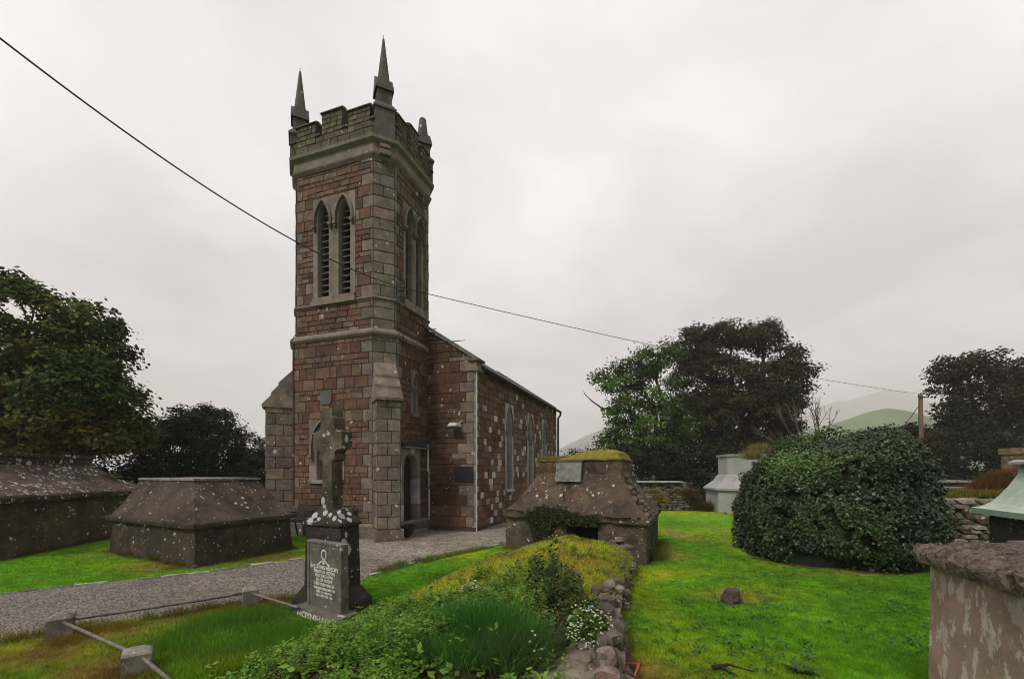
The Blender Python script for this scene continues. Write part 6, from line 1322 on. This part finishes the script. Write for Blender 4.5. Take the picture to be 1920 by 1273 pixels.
# flowering clump, dock plant, yellow flower plant, daisies
fp = thing('white_flower_clump', T3(1100, 1160, .42)[:2]+[.35], 'bushy clump of tiny white flowers growing over the stone edge of the mound', 'flowers')
x0, y0 = gp(1098, 1148, .58); n = 5200; u = unit(nrg.normal(size=(n, 3))); u[:, 2] = np.abs(u[:, 2]); P = np.array([x0, y0, .40])+u*np.array([.17, .19, .25])*nrg.uniform(.3, 1, (n, 1))**.5*(.55+.9*fbm(u[:, 0]*2.2+5, u[:, 1]*2.2, u[:, 2]*2.2, o=3))[:, None]; d_, w_ = leafvec(n, u, .032)
kites('leaves', P, d_, w_*.8, pal(n, [(.07, .12, .025), (.10, .16, .03), (.05, .09, .02)], .3), M['leaf'], fp)
n = 300; u = unit(nrg.normal(size=(n, 3))); u[:, 2] = np.abs(u[:, 2]); u[:, 1] -= .25; fk = (.55+.9*fbm(u[:, 0]*2.2+5, u[:, 1]*2.2, u[:, 2]*2.2, o=3))[:, None]; P0 = np.array([x0, y0, .40])+u*np.array([.18, .20, .26])*fk; P0 = P0[nrg.uniform(size=n) < fk[:, 0]*.75]; n = len(P0); P = np.repeat(P0, 4, 0); a = np.tile(np.arange(4)*1.571, n)+np.repeat(nrg.uniform(0, 1, n), 4)
d_ = np.stack([np.cos(a), np.sin(a)*.6-.2, np.sin(a)*.5+.25], 1)*.0095; w_ = np.stack([-np.sin(a), np.cos(a)*.6, np.cos(a)*.5], 1)*.005; kites('petals', P, d_, w_, pal(n*4, [(.50, .50, .42), (.42, .43, .32)], .15), M['petal'], fp)
def plant(name, label, cat, c0, k, L, wd, cols, up=.8, mat='weedleaf', flowers=0, fc=(.6, .6, .5), fh=.2):
    t = thing(name, c0, label, cat); a = nrg.uniform(0, 6.28, k); d = unit(np.stack([np.cos(a), np.sin(a), nrg.uniform(.3, up+.6, k)], 1)); s = L*nrg.uniform(.7, 1.2, k); w_ = unit(np.cross(d, np.array([0, 0, 1.0])))*(wd*.5)
    kites('leaves', np.tile(np.array(c0), (k, 1)), d*s[:, None], w_, pal(k, cols, .2), M[mat], t, np.stack([d[:, 0]*s*.15, d[:, 1]*s*.15, -.15*s], 1))
    if flowers:
        q = nrg.normal(0, .05, (flowers, 3))+np.array(c0)+np.array([0, 0, fh]); a = np.arange(5)*1.2566
        for z in q:
            mb = MB(); mb.tube([c0, tuple(z)], .002, 4, (.05, .1, .02)); st = mb.build('flower_stem', M['leaf'], t)
            kites('petals', np.repeat(z[None], 5, 0), np.stack([np.cos(a), np.sin(a)*.5, np.sin(a)*.6], 1)*.011, np.stack([-np.sin(a), np.cos(a)*.5, np.cos(a)*.6], 1)*.005, pal(5, [fc], .1), M['petal'], st)
    return t
def mp(px, py, z): x, y = gp(px, py, z); return (x, y, float(on_mound(np.array([x]), np.array([y]))[0]))
plant('dock_plant', 'pale yellow green upright broad leaf standing out of the weeds on the mound', 'plant', mp(770, 1185, .4), 3, .17, .045, [(.18, .28, .05), (.22, .30, .06)], 3)
plant('flowering_weed', 'small white flowered weed on the left crest of the mound', 'flowers', mp(885, 1092, .55), 26, .10, .02, WG, 1.5, flowers=34, fh=.12)
plant('flowering_weed', 'yellow flowered weed on the far top of the mound in front of the vault mouth', 'flowers', mp(1043, 1020, .62), 40, .10, .025, [(.14, .19, .03), (.08, .13, .02)], 2, flowers=26, fc=(.5, .5, .18), fh=.10)
plant('flowering_weed', 'pale cream flowered weed at the lower left of the flat stones', 'flowers', mp(1005, 1262, .3), 60, .12, .02, WG, 1.2, flowers=40, fc=(.55, .55, .4), fh=.10)
plant('dandelion', 'lone brownish seed head on a thin stem on the mound crest', 'plant', mp(800, 1115, .5), 4, .08, .015, WG, 2, flowers=5, fc=(.3, .17, .08), fh=.12)
plant('broad_leaf_plant', 'large green leaves with curled tips near the right side of the mound', 'plant', mp(985, 1130, .5), 16, .16, .05, [(.06, .15, .03), (.09, .19, .04)], .8)
plant('lawn_rosette', 'leafy green weed rosette in the lawn at the bottom edge', 'plant', (*gp(1500, 1262), .01), 46, .13, .025, [(.05, .12, .03), (.08, .15, .05)], .2)
c_ = W(1901, 886, 10.5); plant('pink_flowers', 'small pink flowers beside the neck of the pale green tomb', 'flowers', tuple(c_-Vector((0, 0, .25))), 60, .22, .02, [(.08, .04, .02), (.05, .07, .02)], 1.5, flowers=26, fc=(.45, .05, .12), fh=.22)
c_ = gp(540, 0+1020); 

# ------------------------------------------------------------------ haze
HZ = surf('haze', (1, 1, 1)); t = HZ.node_tree; t.nodes.clear(); o = t.nodes.new('ShaderNodeOutputMaterial'); pv_ = t.nodes.new('ShaderNodeVolumePrincipled')
pv_.inputs['Density'].default_value = .0007; pv_.inputs['Color'].default_value = (1.0, .975, .975, 1); pv_.inputs['Anisotropy'].default_value = .1; t.links.new(pv_.outputs[0], o.inputs['Volume'])
mb = MB(); mb.box(-2700, 2700, -200, 2600, -3, 460)
hz = mb.build('haze', HZ); hz['kind'] = 'stuff'; hz['label'] = 'thin pale mist in the air over the far hills'; hz['category'] = 'haze'
